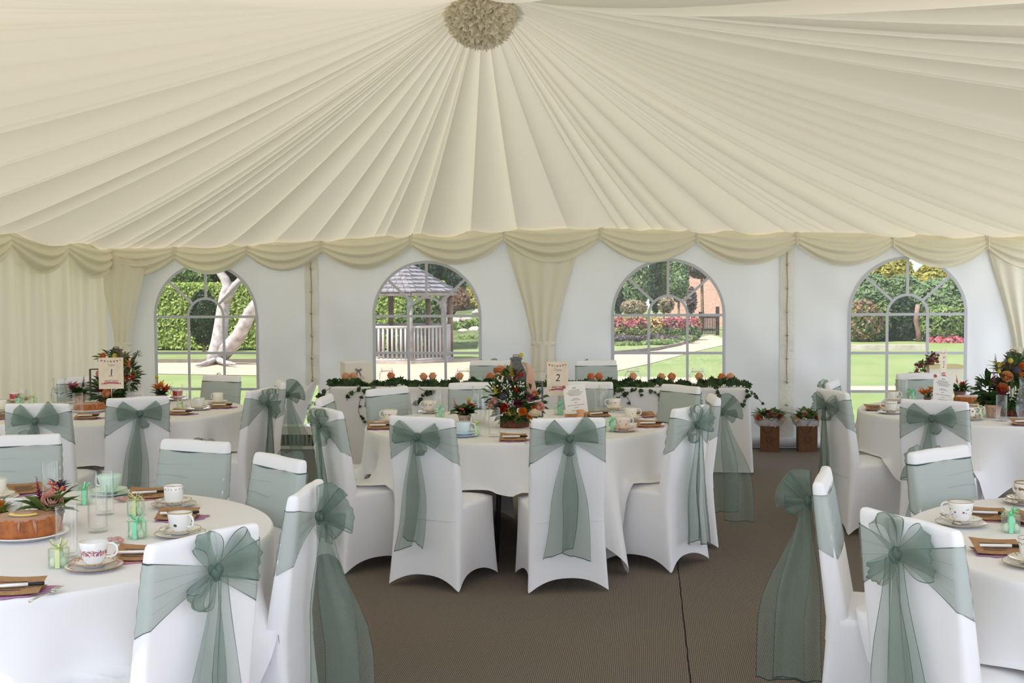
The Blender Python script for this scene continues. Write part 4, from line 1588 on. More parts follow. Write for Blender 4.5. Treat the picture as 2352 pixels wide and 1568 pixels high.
bush('mixed_shrub', 'mixed russet and green shrub at the lawn edge near the lacing', 'bush', [blob(1985, 745, 42, 46, 47.5), blob(2025, 735, 20, 40, 47.6)], 'low', 2200, 0.10, 131, None, None, [('seedhead', 'russet', [blob(1985, 735, 40, 46, 47.2)], 420, 0.10)])
bush('mixed_shrub', 'light green shrub with pink flowers at the far lawn edge', 'bush', [blob(2165, 748, 54, 44, 47.5), blob(2215, 740, 30, 40, 47.6)], 'low', 2600, 0.10, 132, None, None, [('flower', 'pinkf', [blob(2180, 785, 50, 12, 46.6)], 320, 0.10), ('flower', 'yellf', [blob(2150, 798, 70, 7, 46.4)], 360, 0.09)])
b = MB()
a, c = gp(1925, 803), gp(2110, 800)
b.box(((a.x + c.x) / 2, a.y, GZ + 0.06), (c.x - a.x, 0.4, 0.22))
tag(b.build('stone_edging', M['stone'], smooth=False), 'pale stone edging at the far side of the lawn', 'edging')

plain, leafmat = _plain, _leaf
# ------------------------------------------------------------------ table ware
T0 = TH + 0.0015


def tt(px, py, z=T0):
    return onz(px, py, z)


CHINA = {
    'rose': dict(band=(0.024, 0.050), scale=190, thr=0.55, pal=((0.55, 0.06, 0.16), (0.62, 0.18, 0.3), (0.22, 0.28, 0.08), (0.62, 0.42, 0.10), (0.30, 0.16, 0.32)), cover=0.8),
    'sprig': dict(band=(0.014, 0.058), scale=75, thr=0.27, pal=((0.22, 0.06, 0.22), (0.35, 0.10, 0.22), (0.16, 0.12, 0.25)), cover=0.65, rim=(0.0685, 0.08)),
    'gilt': dict(band=(0.05, 0.062), scale=170, thr=0.4, pal=((0.35, 0.20, 0.08), (0.45, 0.30, 0.12), (0.30, 0.22, 0.12)), cover=0.8, rim=(0.0685, 0.09)),
    'leaf': dict(band=(0.012, 0.045), scale=52, thr=0.30, pal=((0.03, 0.05, 0.07), (0.12, 0.08, 0.05), (0.05, 0.07, 0.05)), cover=0.45, rim=(0.066, 0.09)),
    'mint': dict(base=(0.58, 0.76, 0.62)),
    'blue': dict(base=(0.66, 0.77, 0.86)),
    'plain': dict(base=(0.84, 0.80, 0.70)),
    'pinkish': dict(base=(0.84, 0.72, 0.66), band=(0.01, 0.06), scale=80, thr=0.36, pal=((0.50, 0.14, 0.18), (0.55, 0.25, 0.26), (0.42, 0.18, 0.14)), cover=0.6),
    'rosebud': dict(base=(0.86, 0.82, 0.72), band=(0.02, 0.055), scale=62, thr=0.30, pal=((0.60, 0.12, 0.18), (0.68, 0.24, 0.30), (0.30, 0.34, 0.14)), cover=0.5),
    'crimson': dict(base=(0.86, 0.82, 0.76), solid=(0.02, 0.058, (0.50, 0.05, 0.07))),
    'dahlia': dict(base=(0.84, 0.82, 0.78), band=(0.018, 0.06), scale=34, thr=0.36, pal=((0.22, 0.005, 0.015), (0.28, 0.01, 0.02)), cover=0.5),
    'brown': dict(base=(0.86, 0.82, 0.74), band=(0.03, 0.066), scale=60, thr=0.4, pal=((0.28, 0.16, 0.07), (0.20, 0.12, 0.07)), cover=0.7, rim=(0.066, 0.09), rimcol=(0.35, 0.22, 0.10)),
}
WORDS = {'rose': 'rose-sprayed white', 'sprig': 'violet-sprigged white', 'gilt': 'gilt-garland white', 'leaf': 'dark-leaf white', 'mint': 'mint green', 'blue': 'pale blue', 'plain': 'plain cream',
         'pinkish': 'pink patterned', 'rosebud': 'rosebud cream', 'crimson': 'crimson-banded white', 'dahlia': 'dark-flowered white', 'brown': 'brown-patterned cream'}
CM = {}
SM = {}
for k, q in CHINA.items():
    CM[k] = china('china_' + k, **q)
    q2 = dict(q)
    q2.pop('rim', None)
    if 'band' in q2:
        q2['band'] = (0.046, 0.084)
    if 'solid' in q2:
        q2['solid'] = (0.05, 0.066, q2['solid'][2])
    if k not in ('mint', 'blue', 'plain'):
        q2['rim'] = (0.0695, 0.0725)
    SM[k] = china('saucer_' + k, radial=True, **q2)
CUPS, SAUC, PLAT = {}, {}, {}


def cup_proto(style, shape):
    key = (style, shape)
    if key in CUPS:
        return CUPS[key]
    t = thing('tea_cup', 'cup', 'cup', (0, 0, -60))
    if shape == 'can':
        prof = [(0, .002), (.026, .002), (.028, 0), (.031, .004), (.036, .012), (.037, .03), (.0375, .069), (.0368, .0705), (.0355, .069), (.035, .03), (.033, .014), (0, .010)]
        hx = .036
    elif shape == 'bowl':
        prof = [(0, .002), (.02, .002), (.023, 0), (.024, .004), (.031, .014), (.041, .034), (.047, .054), (.050, .069), (.0492, .070), (.046, .054), (.039, .034), (.028, .014), (0, .009)]
        hx = .043
    else:
        prof = [(0, .003), (.021, .003), (.024, 0), (.025, .005), (.031, .012), (.038, .028), (.0405, .048), (.044, .069), (.0432, .0705), (.0395, .048), (.0365, .028), (.029, .014), (0, .010)]
        hx = .0395
    b = MB()
    b.lathe(prof, 32)
    b.build('body', CM[style], t)
    b = MB()
    pts = []
    for i in range(15):
        a = lerp(rad(118), rad(-105), i / 14)
        pts.append((hx + 0.012 + 0.019 * cos(a) - (0.004 if i > 11 else 0), 0, 0.041 + 0.021 * sin(a)))
    b.tube([(hx - 0.002, 0, 0.062)] + pts[2:] + [(hx - 0.006, 0, 0.020)], 0.0036, 8)
    b.build('handle', CM[style] if style in ('mint', 'blue', 'plain') else china('china_handle_' + style + shape), t)
    CUPS[key] = t
    return t


def saucer_proto(style):
    if style not in SAUC:
        b = MB()
        b.lathe([(0, .004), (.024, .004), (.025, 0), (.030, 0), (.031, .004), (.05, .008), (.066, .015), (.072, .019), (.0715, .0205), (.064, .017), (.048, .011), (.03, .0075), (.024, .0085), (0, .0075)], 40)
        o = b.build('saucer', SM[style])
        o.location = (0, 0, -61)
        tag(o, 'saucer', 'saucer')
        SAUC[style] = o
    return SAUC[style]


def plate_proto(style):
    if style not in PLAT:
        sc = 0.088 / 0.072
        b = MB()
        b.lathe([(0, .003), (.04, .003), (.042, 0), (.048, 0), (.05, .004), (.068, .006), (.086, .0115), (.0885, .013), (.088, .0145), (.066, .0095), (.05, .0075), (0, .0065)], 44)
        q = dict(CHINA[style])
        if 'band' in q:
            q['band'] = (0.06, 0.084)
        q.pop('solid', None)
        if style not in ('mint', 'blue', 'plain'):
            q['rim'] = (0.0855, 0.09)
        o = b.build('side_plate', china('plate_' + style, radial=True, **q))
        o.location = (0, 0, -62)
        tag(o, 'plate', 'plate')
        PLAT[style] = o
    return PLAT[style]


def spoon(mb):
    mb.tube([(-.06, 0, .003), (-.02, 0, .002), (.02, 0, .003), (.035, 0, .004)], [.003, .002, .0016, .002], 6)
    mb.ball((.052, 0, .004), .012, 10, 0, (1.6, 1, .3))


SPOON = None


def tea_set(px, py, style, shape, where, rz=0.0, plate=True, sp=False, z=T0, saucer=True):
    """px,py: foot of the cup in the picture"""
    global SPOON
    W = WORDS[style]
    zz = z
    dz = (0.0145 * 0.55 if plate else 0) + (0.0075 if saucer else 0)
    P = onz(px, py, z + dz)
    if plate:
        place(plate_proto(style), '%s side plate %s' % (W, where), (P.x, P.y, zz), rz, 'side plates on the tables')
        zz += 0.0078
    if saucer:
        place(saucer_proto(style), '%s saucer %s' % (W, where), (P.x, P.y, zz), rz + 1, 'saucers on the tables')
        zz += 0.0087
    place(cup_proto(style, shape), '%s tea cup %s' % (W, where), (P.x, P.y, zz), rz, 'tea cups on the tables')
    if sp and saucer:
        if SPOON is None:
            b = MB()
            spoon(b)
            SPOON = b.build('teaspoon', M['steel'])
            tag(SPOON, 'teaspoon', 'spoon')
        o = place(SPOON, 'teaspoon by the %s cup %s' % (W, where), (P.x - 0.045, P.y - 0.02, zz + 0.008), rz + 2.4)
        o.rotation_euler = (0, 0.12, rz + 2.4)


def tumbler_proto(h, r):
    key = 'g%.3f' % h
    if key not in CUPS:
        b = MB()
        b.lathe([(0, 0), (r * .96, 0), (r, .004), (r, h - .001), (r - .0006, h), (r - .0014, h - .001), (r - .0022, .018), (r * .8, .013), (0, .012)], 28)
        o = b.build('drinking_glass', M['glass'])
        tag(o, 'glass', 'glass')
        o.location = (0, 0, -63)
        CUPS[key] = o
    return CUPS[key]


def tumbler(px, py, where, h=0.165, r=0.034):
    P = tt(px, py)
    return place(tumbler_proto(h, r), 'clear straight drinking glass ' + where, (P.x, P.y, T0), 0, 'tall drinking glasses')


FAV = {}


def favor_proto(col):
    if col in FAV:
        return FAV[col]
    t = thing('favour_box', 'box', 'box', (0, 0, -64))
    s = 0.05
    b = MB()
    b.box((0, 0, s / 2 + .0005), (s, s, s))
    b.build('clear_box', M['acetate'], t, smooth=False)
    for i, (x, y, z) in enumerate(((-.011, -.009, .015), (.012, -.006, .015), (0, .012, .016), (.002, -.004, .034))):
        b = MB()
        b.ball((x, y, z), .0125, 12, 0, (.95, .95, 1.15))
        b.build('sugared_almond', M['sweet'] if i % 2 else M['sweetw'], t)
    m = M['mint'] if col == 'mint' else M['lime']
    b = MB()
    w = .006
    for ax in (0, 1):
        path = [(-s / 2 - .001, .001), (-s / 2 - .001, s + .001), (s / 2 + .001, s + .001), (s / 2 + .001, .001)]
        for (p0, p1) in zip(path, path[1:]):
            q = [(p0[0], -w, p0[1]), (p0[0], w, p0[1]), (p1[0], w, p1[1]), (p1[0], -w, p1[1])]
            b.poly(q if ax == 0 else [(y, x, z) for x, y, z in q])
    b.build('ribbon_band', m, t, smooth=False)
    b = MB()
    for a, L in ((rad(25), .03), (rad(155), .03), (rad(75), .024)):
        d = Vector((cos(a), sin(a) * .4, .55 + .3 * abs(sin(a)))).normalized()
        e = Vector((-sin(a) * .3, .9, .1)).normalized()
        b.grid(lambda u, v: Vector((0, 0, s + .004)) + d * (L * sin(PI * u)) + e * ((v - .5) * .013) + Vector((0, 0, .011 * cos(PI * u) * sin(PI * u))), 14, 2)
    for a, L in ((rad(-35), .035), (rad(215), .035)):
        b.grid(lambda u, v: (L * u * cos(a), -.012 * u + (v - .5) * .012, s + .006 + .012 * sin(PI * u) - .006 * u), 8, 1)
    b.ball((0, 0, s + .006), .006, 8)
    b.build('ribbon_bow', m, t)
    FAV[col] = t
    return t


def favor(px, py, col, where, rz=0.3, sc=1.15):
    P = tt(px, py)
    place(favor_proto(col), 'favour box with %s ribbon, %s' % ('mint green' if col == 'mint' else 'pale lime', where), (P.x, P.y, T0), rz, 'favour boxes', sc)


PK = {}


def setting(px, py, rz, where, pen=True, nap='pink', ang=0.12, fork=False):
    """kraft booklet lying on a paper heart, pen on top"""
    P = tt(px, py)
    if not PK:
        for key, m in (('pink', M['pink']), ('mauve', M['mauve'])):
            b = MB()
            N = 48
            ptsb = []
            for i in range(N):
                a = 2 * PI * i / N
                r_ = 0.085 * (1 + 0.10 * cos(8 * a)) * (1.0 + 0.12 * cos(2 * a))
                ptsb.append((r_ * cos(a), r_ * 0.75 * sin(a), 0.001))
            b.poly([(x, y, 0.0035) for x, y, z in ptsb])
            b.poly([(x, y, 0.0) for x, y, z in ptsb][::-1])
            b.add([(x, y, .0) for x, y, z in ptsb] + [(x, y, .0035) for x, y, z in ptsb], [(i, (i + 1) % N, N + (i + 1) % N, N + i) for i in range(N)])
            o = b.build('paper_napkin', m, smooth=False)
            tag(o, 'napkin', 'napkin')
            o.location = (0, 0, -65)
            PK[key] = o
        t = thing('kraft_booklet', 'card', 'card', (0, 0, -66))
        b = MB()
        L, W = 0.15, 0.10
        # folded sheet standing a little open
        b.grid(lambda u, v: ((u - .5) * L, (v - .5) * W, 0.0015 + 0.004 * (2 * u - 1) ** 2), 8, 1)
        b.grid(lambda u, v: ((u - .5) * L, lerp(-W / 2, W / 2 + .004, v), 0.003 + 0.030 * v * (1 - .2 * u) + 0.004 * (2 * u - 1) ** 2), 8, 4)
        b.build('folded_sheet', M['kraft'], t)
        b = MB()
        for k in range(5):
            v0 = 0.22 + k * 0.11
            b.grid(lambda u, v: (lerp(-.05, .02 + .01 * (k % 3), u), lerp(-W / 2, W / 2 + .004, v0 + .03 * v), 0.0048 + 0.030 * (v0 + .03 * v) * .93 + 0.004 * (2 * (u * .5 + .15) - 1) ** 2 * .7), 4, 1)
        b.build('printed_lines', M['ink'], t)
        PK['card'] = t
        t = thing('marker_pen', 'pen', 'pen', (0, 0, -67))
        b = MB()
        b.tube([(-.07, 0, 0), (-.068, 0, 0), (.03, 0, 0)], [.0035, .0048, .0048], 10)
        b.build('barrel', M['penwhite'], t)
        b = MB()
        b.tube([(.03, 0, 0), (.07, 0, 0), (.073, 0, 0)], [.0052, .0052, .004], 10)
        b.build('cap', M['dark'], t)
        PK['pen'] = t
    place(PK[nap], '%s paper napkin %s' % ('pink' if nap == 'pink' else 'mauve', where), (P.x + .015, P.y + .01, T0), rz + .5, 'paper napkins')
    place(PK['card'], 'brown kraft booklet ' + where, (P.x, P.y, T0 + .0045), rz, 'kraft booklets')
    if pen:
        o = place(PK['pen'], 'white marker pen on the booklet ' + where, (P.x + .012 * cos(rz), P.y - .012, T0 + .0045 + .023), rz + ang, 'marker pens')
    if fork:
        o = place(fork_proto(), 'dessert fork by the booklet ' + where, (P.x + .09 * cos(rz) + .02, P.y - .05 + .09 * sin(rz), T0 + .004), rz + 1.2, 'dessert forks')


def fork_proto():
    if 'fork' not in PK:
        b = MB()
        b.tube([(-.075, 0, .002), (-.03, 0, .004), (.01, 0, .003), (.02, 0, .004)], [.004, .0022, .0022, .003], 6)
        b.box((.028, 0, .005), (.018, .018, .003))
        for k in range(3):
            b.tube([(.034, -.007 + .007 * k, .006), (.06, -.007 + .007 * k, .010), (.072, -.007 + .007 * k, .009)], [.002, .0018, .0008], 5)
        o = b.build('dessert_fork', M['steel'])
        tag(o, 'fork', 'fork')
        o.location = (0, 0, -68)
        PK['fork'] = o
    return PK['fork']


# ------------------------------------------------------------------ flowers
def rose(mb, p, d, r, mat=0, seed=0, openness=1.0):
    q = random.Random(seed)
    m0 = mb.M.copy()
    mb.basis(p, d)
    mb.M = m0 @ mb.M
    for ring, (n, rr_, hh, lean) in enumerate(((3, .28, .95, .05), (4, .5, 1.0, .15), (5, .75, .92, .35), (6, 1.0, .72, .75))):
        for i in range(n):
            a0 = 2 * PI * (i / n) + ring * .7 + q.uniform(-.2, .2)
            wd = 2.4 * PI / n

            def fn(u, v):
                a = a0 + (u - .5) * wd
                edge = 1 - .18 * (2 * u - 1) ** 2
                rad_ = r * rr_ * (.45 + .55 * sin(PI / 2 * min(1, v * 1.25))) * (1 + lean * .35 * max(0, v - .6) * openness)
                z = r * (1.5 * hh * v * edge - .5) - r * .25 * lean * max(0, v - .7) * openness
                return (rad_ * cos(a), rad_ * sin(a), z)
            mb.grid(fn, 5, 5, mat)
    mb.M = m0


def mum(mb, p, d, r, mat=0, seed=0):
    q = random.Random(seed)
    m0 = mb.M.copy()
    mb.basis(p, d)
    mb.M = m0 @ mb.M
    for i in range(110):
        z = 1 - (i + .5) / 110 * 1.15
        a = i * 2.39996
        s = math.sqrt(max(0, 1 - z * z))
        dd = Vector((s * cos(a), s * sin(a), max(z, -.1) * .8 + .05))
        mb.leaf(dd * r * .35, dd + Vector((0, 0, .2)), (0, 0, 1), r * .68, r * .26, mat, -.25, 2)
    mb.M = m0


def spike(mb, p, d, L, r, mat=0, n=40, seed=0):
    q = random.Random(seed)
    d = Vector(d).normalized()
    o = d.orthogonal().normalized()
    for i in range(n):
        t = i / n
        a = i * 2.4
        e = (Matrix.Rotation(a, 3, d) @ o)
        rr_ = r * (1 - t * .8)
        mb.leaf(Vector(p) + d * (L * t), e + d * .7, d, rr_ * 1.3, rr_ * .8, mat, .1, 2)


def sprays(mb, n, p, R, L, W, mat, seed, up=.3, zs=(0, 1), bend=.3):
    q = random.Random(seed)
    for i in range(n):
        a = q.uniform(0, 2 * PI)
        el = q.uniform(-.1, 1.0)
        d = Vector((cos(a) * cos(el), sin(a) * cos(el), sin(el) + up))
        s = Vector(p) + Vector((cos(a) * R * q.uniform(.2, 1), sin(a) * R * q.uniform(.2, 1), q.uniform(*zs)))
        mb.leaf(s, d, (0, 0, 1), L * q.uniform(.6, 1.25), W * q.uniform(.7, 1.2), mat, bend, 3)


def pot_flowers(px, py, label, potmat, rp, hp, items, seed, fol=('leafd', 46, .075, .045), z=T0, wet=None):
    """small clay or bark pot of flowers; items: (name, material key, kind, dx,dy,dz, size)"""
    P = onz(px, py, z)
    t = thing('flower_pot', label, 'flower pot', P)
    b = MB()
    b.lathe([(0, 0), (rp * .78, 0), (rp * .82, .003), (rp, hp * .8), (rp * 1.06, hp * .82), (rp * 1.06, hp), (rp * .96, hp), (rp * .9, hp * .9), (0, hp * .88)], 24, 0, (lambda a, r_, z_: r_ * (1 + .04 * sin(7 * a))) if potmat == 'birch' else None)
    b.build('pot', M[potmat], t)
    b = MB()
    key, n, L, W = fol
    sprays(b, n, (0, 0, hp * .85), rp * .8, L, W, 0, seed, .25, (0, hp * .6))
    b.build('foliage', M[key], t)
    stems = MB()
    for i, (nm, mk, kind, dx, dy, dz, sz) in enumerate(items):
        b = MB()
        p = Vector((dx, dy, hp + dz))
        d = Vector((dx * 3, dy * 3 - .3 * 0, .12))
        stems.tube([(dx * .2, dy * .2, hp * .8), p * .6 + Vector((0, 0, hp * .3)), p], .0018, 5)
        if kind == 'rose':
            rose(b, p, d, sz, 0, seed + i)
        elif kind == 'mum':
            mum(b, p, d, sz, 0, seed + i)
        elif kind == 'ball':
            b.ball(p, sz, 12)
        elif kind == 'berries':
            q = random.Random(seed + i)
            for _ in range(9):
                b.ball(p + Vector((q.uniform(-1, 1), q.uniform(-1, 1), q.uniform(-1, 1))) * sz, sz * .42, 8)
        elif kind == 'spike':
            spike(b, p - Vector((0, 0, sz * .8)), Vector((dx, dy, .25)), sz * 2, sz * .38, 0, 44, seed + i)
        elif kind == 'tuft':
            sprays(b, 26, p, sz * .4, sz * 1.1, sz * .35, 0, seed + i, .5, (-sz * .3, sz * .3))
        b.build(nm, M[mk], t)
    stems.build('stem', M['greenstem'], t)
    return t


def lantern(loc, label, mat, s=0.13, h=0.26, rz=0.0, roof=0.12):
    """square glazed lantern with tapering roof, cap and ring"""
    t = thing('lantern', label, 'lantern', loc, rz)
    b = MB()
    b.box((0, 0, .008), (2 * s * .5 + .03, 2 * s * .5 + .03, .016))
    b.build('base', mat, t, smooth=False)
    q = s / 2
    for x in (-q, q):
        for y in (-q, q):
            b = MB()
            b.box((x, y, h / 2), (.014, .014, h))
            b.build('corner_post', mat, t, smooth=False)
    b = MB()
    for z in (.022, h - .006):
        for k in range(2):
            for sg in (-1, 1):
                c = (0, sg * q, z) if k == 0 else (sg * q, 0, z)
                b.box(c, (s, .012, .012) if k == 0 else (.012, s, .012))
    for k in range(2):
        for sg in (-1, 1):
            c = (0, sg * q, h / 2) if k == 0 else (sg * q, 0, h / 2)
            b.box(c, (.003, .003, h) if k == 0 else (.003, .003, h))
            c = (0, sg * q, h * .62) if k == 0 else (sg * q, 0, h * .62)
            b.box(c, (s, .003, .003) if k == 0 else (.003, s, .003))
    b.build('glazing_frame', mat, t, smooth=False)
    b = MB()
    for sg in (-1, 1):
        b.poly([(-q, sg * q, .02), (q, sg * q, .02), (q, sg * q, h), (-q, sg * q, h)])
        b.poly([(sg * q, -q, .02), (sg * q, q, .02), (sg * q, q, h), (sg * q, -q, h)])
    b.build('pane', M['glass'], t, smooth=False)
    b = MB()
    b.at((0, 0, 0), PI / 4)
    r0 = (q + .02) * math.sqrt(2)
    b.lathe([(0, h), (r0, h), (r0, h + .01), (r0 * .42, h + roof), (r0 * .42, h + roof + .02), (r0 * .5, h + roof + .02), (r0 * .5, h + roof + .028), (0, h + roof + .04)], 4)
    b.build('roof', mat, t, smooth=False)
    b = MB()
    b.tube([(.02 * cos(a), .02 * sin(a) * .8, h + roof + .042 + .006 * sin(a)) for a in [2 * PI * i / 16 for i in range(17)]], .0025, 6)
    b.build('ring', mat, t)
    return t


def number_card(px, py, num, label, w, h, zc, rz=0.0, table=''):
    """printed table number card held up on a thin stand; px,py foot of the stand"""
    P = tt(px, py)
    t = thing('table_number', label, 'table number', (P.x, P.y, T0), rz)
    b = MB()
    b.box((0, 0, zc), (w, .002, h))
    b.build('card', M['card'], t, smooth=False)
    b = MB()
    b.tube([(0, .004, 0.004), (0, .004, zc)], .0024, 8)
    b.lathe([(0, 0), (.03, 0), (.03, .003), (.012, .006), (0, .007)], 20)
    b.build('stand', M['steel'], t)
    yf = -.0016

    def txt(s, size, x, z, m, shear=0.0, nm='lettering', bold=0.0):
        cu = bpy.data.curves.new(nm, 'FONT')
        cu.body = s
        cu.size = size
        cu.align_x = 'CENTER'
        cu.align_y = 'CENTER'
        cu.shear = shear
        cu.extrude = 0.0001
        cu.offset = bold
        tmp = bpy.data.objects.new(nm, cu)
        COL.objects.link(tmp)
        dg = bpy.context.evaluated_depsgraph_get()
        me = bpy.data.meshes.new_from_object(tmp.evaluated_get(dg))
        bpy.data.objects.remove(tmp)
        me.materials.clear()
        me.materials.append(m)
        o = bpy.data.objects.new(nm, me)
        COL.objects.link(o)
        o.parent = t
        o.location = (x, yf, z)
        o.rotation_euler = (PI / 2, 0, 0)
        return o
    txt(num, h * .30, 0, zc + h * .02, M['ink'], .12, 'number')
    if num == '1':
        b = MB()
        b.box((-.002, yf, zc - h * .088), (h * .13, .0004, h * .014))
        b.build('number_foot', M['ink'], t, smooth=False)
    txt('Table', h * .105, 0, zc + h * .255, M['ink'], .3, 'lettering', -h * .0015)
    b = MB()
    cols = [plain('bunting_%d%s' % (i, num), c, rough=.8) for i, c in enumerate(((.50, .10, .16), (.12, .25, .20), (.60, .30, .22), (.14, .24, .18)))]
    for k in range(7):
        u = (k + .5) / 7
        x = (u - .5) * w * .88
        z = zc + h * .445 - h * .05 * sin(PI * u)
        b.add([(x - w * .05, yf, z), (x + w * .05, yf, z), (x, yf, z - h * .065)], [(0, 1, 2)], k % 4)
    b.build('bunting_print', cols, t, smooth=False)
    b = MB()
    b.grid(lambda u, v: ((u - .5) * w * .62, yf, zc - h * .325 + h * .02 * sin(PI * u) + (v - .5) * h * .055), 10, 1)
    for sg in (-1, 1):
        b.poly([(sg * w * .30, yf, zc - h * .335), (sg * w * .41, yf, zc - h * .365), (sg * w * .38, yf, zc - h * .335), (sg * w * .40, yf, zc - h * .30)])
    b.build('ribbon_print', cols[0], t, smooth=False)
    # two words in a small curly hand above the ribbon, too fine to read: pen strokes
    b = MB()
    q = random.Random(int(num))
    for wd, (x0, x1) in enumerate(((-.27, -.08), (.06, .28))):
        pts = [(lerp(x0, x1, i / 22) * w, yf, zc - h * .245 + h * .02 * sin(i * 1.9 + wd) * (1.6 if i % 7 == 0 else 1)) for i in range(23)]
        b.tube(pts, h * .0042, 4)
    b.build('fine_script', M['greyink'], t)
    b = MB()
    b.tube([((-.01 + .05 * cos(a)) * w, yf, zc - h * .24 + h * .03 * sin(a)) for a in [i * .5 for i in range(9)]], h * .006, 4)
    b.build('heart_print', cols[0], t)
    return t


def menu_card(px, py, label, w, h, rz, lean, roll_=0.0, easel=True, legs=True):
    P = tt(px, py)
    t = thing('menu_card', label, 'menu', (P.x, P.y, T0), rz)
    b = MB()
    M0 = Matrix.Translation((0, 0, .022)) @ Matrix.Rotation(-lean, 4, 'X') @ Matrix.Rotation(roll_, 4, 'Y')
    b.M = M0
    b.box((0, 0, h / 2), (w, .003, h))
    b.build('card', M['wcard'], t, smooth=False)
    b = MB()
    b.M = M0
    yf = -.0022
    # lines of print too small to read
    rows = [(.90, .16, 1.7)] + [(.82 - .045 * k, q, 1) for k, q in enumerate((.5, .56, .74, .60, .46))] + [(.53, .24, 1), (.48, .42, 1), (.39, .18, 1), (.30, .78, 1), (.21, .16, 1), (.12, .46, 1)]
    for z, ww, hh in rows:
        x = -ww / 2
        q = random.Random(int(z * 1000))
        while x < ww / 2 - .02:
            L = min(q.uniform(.04, .11), ww / 2 - x)
            b.poly([(x * w, yf, z * h - .003 * hh), ((x + L) * w, yf, z * h - .003 * hh), ((x + L) * w, yf, z * h + .001 * hh), (x * w, yf, z * h + .001 * hh)])
            x += L + .018
    b.build('printed_lines', M['greyink'], t, smooth=False)
    b = MB()
    b.M = M0
    rose(b, (-w * .46, -.008, h * .94), (0, -1, .2), w * .085, 0, 4)
    b.build('paper_flower', M['blush'], t)
    if easel:
        b = MB()
        b.box((0, -.006, .012), (w * 1.12, .035, .016))
        b.box((0, .05, .008), (w * .9, .02, .016))
        for x in (-w * .35, w * .35):
            b.tube([(x, 0, .015), (x * .3, .02 + h * .25, h * .6)], .005, 6)
            b.tube([(x * .5, .09, .004), (x * .3, .02 + h * .25, h * .6)], .005, 6)
        b.build('easel', M['wood'], t, smooth=False)
    return t


def pitcher(px, py, label, H_, R_, water=True, rz=0.0, fill='leafd'):
    P = tt(px, py)
    t = thing('water_jug', label, 'jug', (P.x, P.y, T0), rz)
    b = MB()
    k = [(0, .0), (.62, 0), (.75, .02), (.98, .2), (1.0, .36), (.86, .56), (.68, .72), (.66, .86), (.74, 1.0)]
    b.lathe([(r_ * R_, z_ * H_) for r_, z_ in k] + [(.70 * R_, 1.0 * H_), (.62 * R_, .86 * H_), (.82 * R_, .56 * H_), (.95 * R_, .34 * H_), (.7 * R_, .05 * H_), (0, .04 * H_)], 32,
            0, lambda a, r_, z_: r_ * (1 + (.28 * max(0, cos(a)) ** 10 if z_ > .9 * H_ else 0)))
    b.build('body', M['glass'], t)
    b = MB()
    b.tube([(-.66 * R_, 0, .9 * H_), (-1.15 * R_, 0, .93 * H_), (-1.5 * R_, 0, .8 * H_), (-1.45 * R_, 0, .55 * H_), (-1.15 * R_, 0, .38 * H_), (-.98 * R_, 0, .34 * H_)], .006, 8)
    b.build('handle', M['glass'], t)
    if water:
        b = MB()
        b.lathe([(0, .05 * H_), (.7 * R_, .055 * H_), (.93 * R_, .2 * H_), (.94 * R_, .35 * H_), (.80 * R_, .56 * H_), (.66 * R_, .68 * H_), (0, .68 * H_)], 28)
        b.build('water', M['water'], t)
        b = MB()
        sprays(b, 9, (0, 0, .3 * H_), R_ * .4, R_ * .5, R_ * .3, 0, 5, .2, (0, .3 * H_))
        b.build('herb_leaf', M[fill], t)
    return t


def cake_on_plate(px, py, label, R_, H_, lemon=True, pl='white oval'):
    P = tt(px, py)
    b = MB()
    b.lathe([(0, .004), (R_ * .7, .004), (R_ * .72, 0), (R_ * .8, 0), (R_ * .82, .006), (R_ * 1.22, .016), (R_ * 1.25, .018), (R_ * 1.2, .020), (R_ * .8, .011), (0, .010)], 48)
    o = b.build('cake_plate', china('cake_plate_%d' % px, base=(.84, .82, .82)), None, loc=(P.x, P.y, T0))
    tag(o, 'white plate under the %s' % label.split(',')[0], 'plate')
    t = thing('cake', label, 'cake', (P.x, P.y, T0 + .0115))
    b = MB()
    fl = lambda a, r_, z_: r_ * (1 + .018 * cos(22 * a) * (1 if z_ < H_ * .95 else .3))
    b.lathe([(0, 0), (R_ * .97, 0), (R_, .01), (R_ * .985, H_ * .55), (R_ * .93, H_ * .85), (R_ * .86, H_ * .97)], 88, 0, fl)
    b.build('sponge', M['cake'], t)
    b = MB()
    b.lathe([(R_ * .90, H_ * .90), (R_ * .86, H_ * .985), (R_ * .7, H_ * 1.02), (R_ * .35, H_ * 1.0), (R_ * .15, H_ * .97), (0, H_ * .965)], 60, 0, lambda a, r_, z_: r_ * (1 + .01 * sin(9 * a)))
    q = random.Random(px)
    for k in range(9):
        a = q.uniform(0, 2 * PI)
        L = q.uniform(.3, .8)
        b.tube([(R_ * .88 * cos(a), R_ * .88 * sin(a), H_ * .94), (R_ * .985 * cos(a), R_ * .985 * sin(a), H_ * .75), (R_ * 1.0 * cos(a), R_ * 1.0 * sin(a), H_ * (.75 - L * .6))], [.004, .004, .003], 6)
    b.build('glaze', M['icing'], t)
    if lemon:
        b = MB()
        b.grid(lambda u, v: ((.03 + .016 * v) * cos(lerp(PI * 1.05, 2 * PI * .97, u)) * R_ / .1, (.03 + .016 * v) * .9 * sin(lerp(PI * 1.05, 2 * PI * .97, u)) * R_ / .1, H_ * 1.005 + .004 + .004 * sin(PI * v)), 18, 4)
        b.build('lemon_slice', M['lemon'], t)
    return t
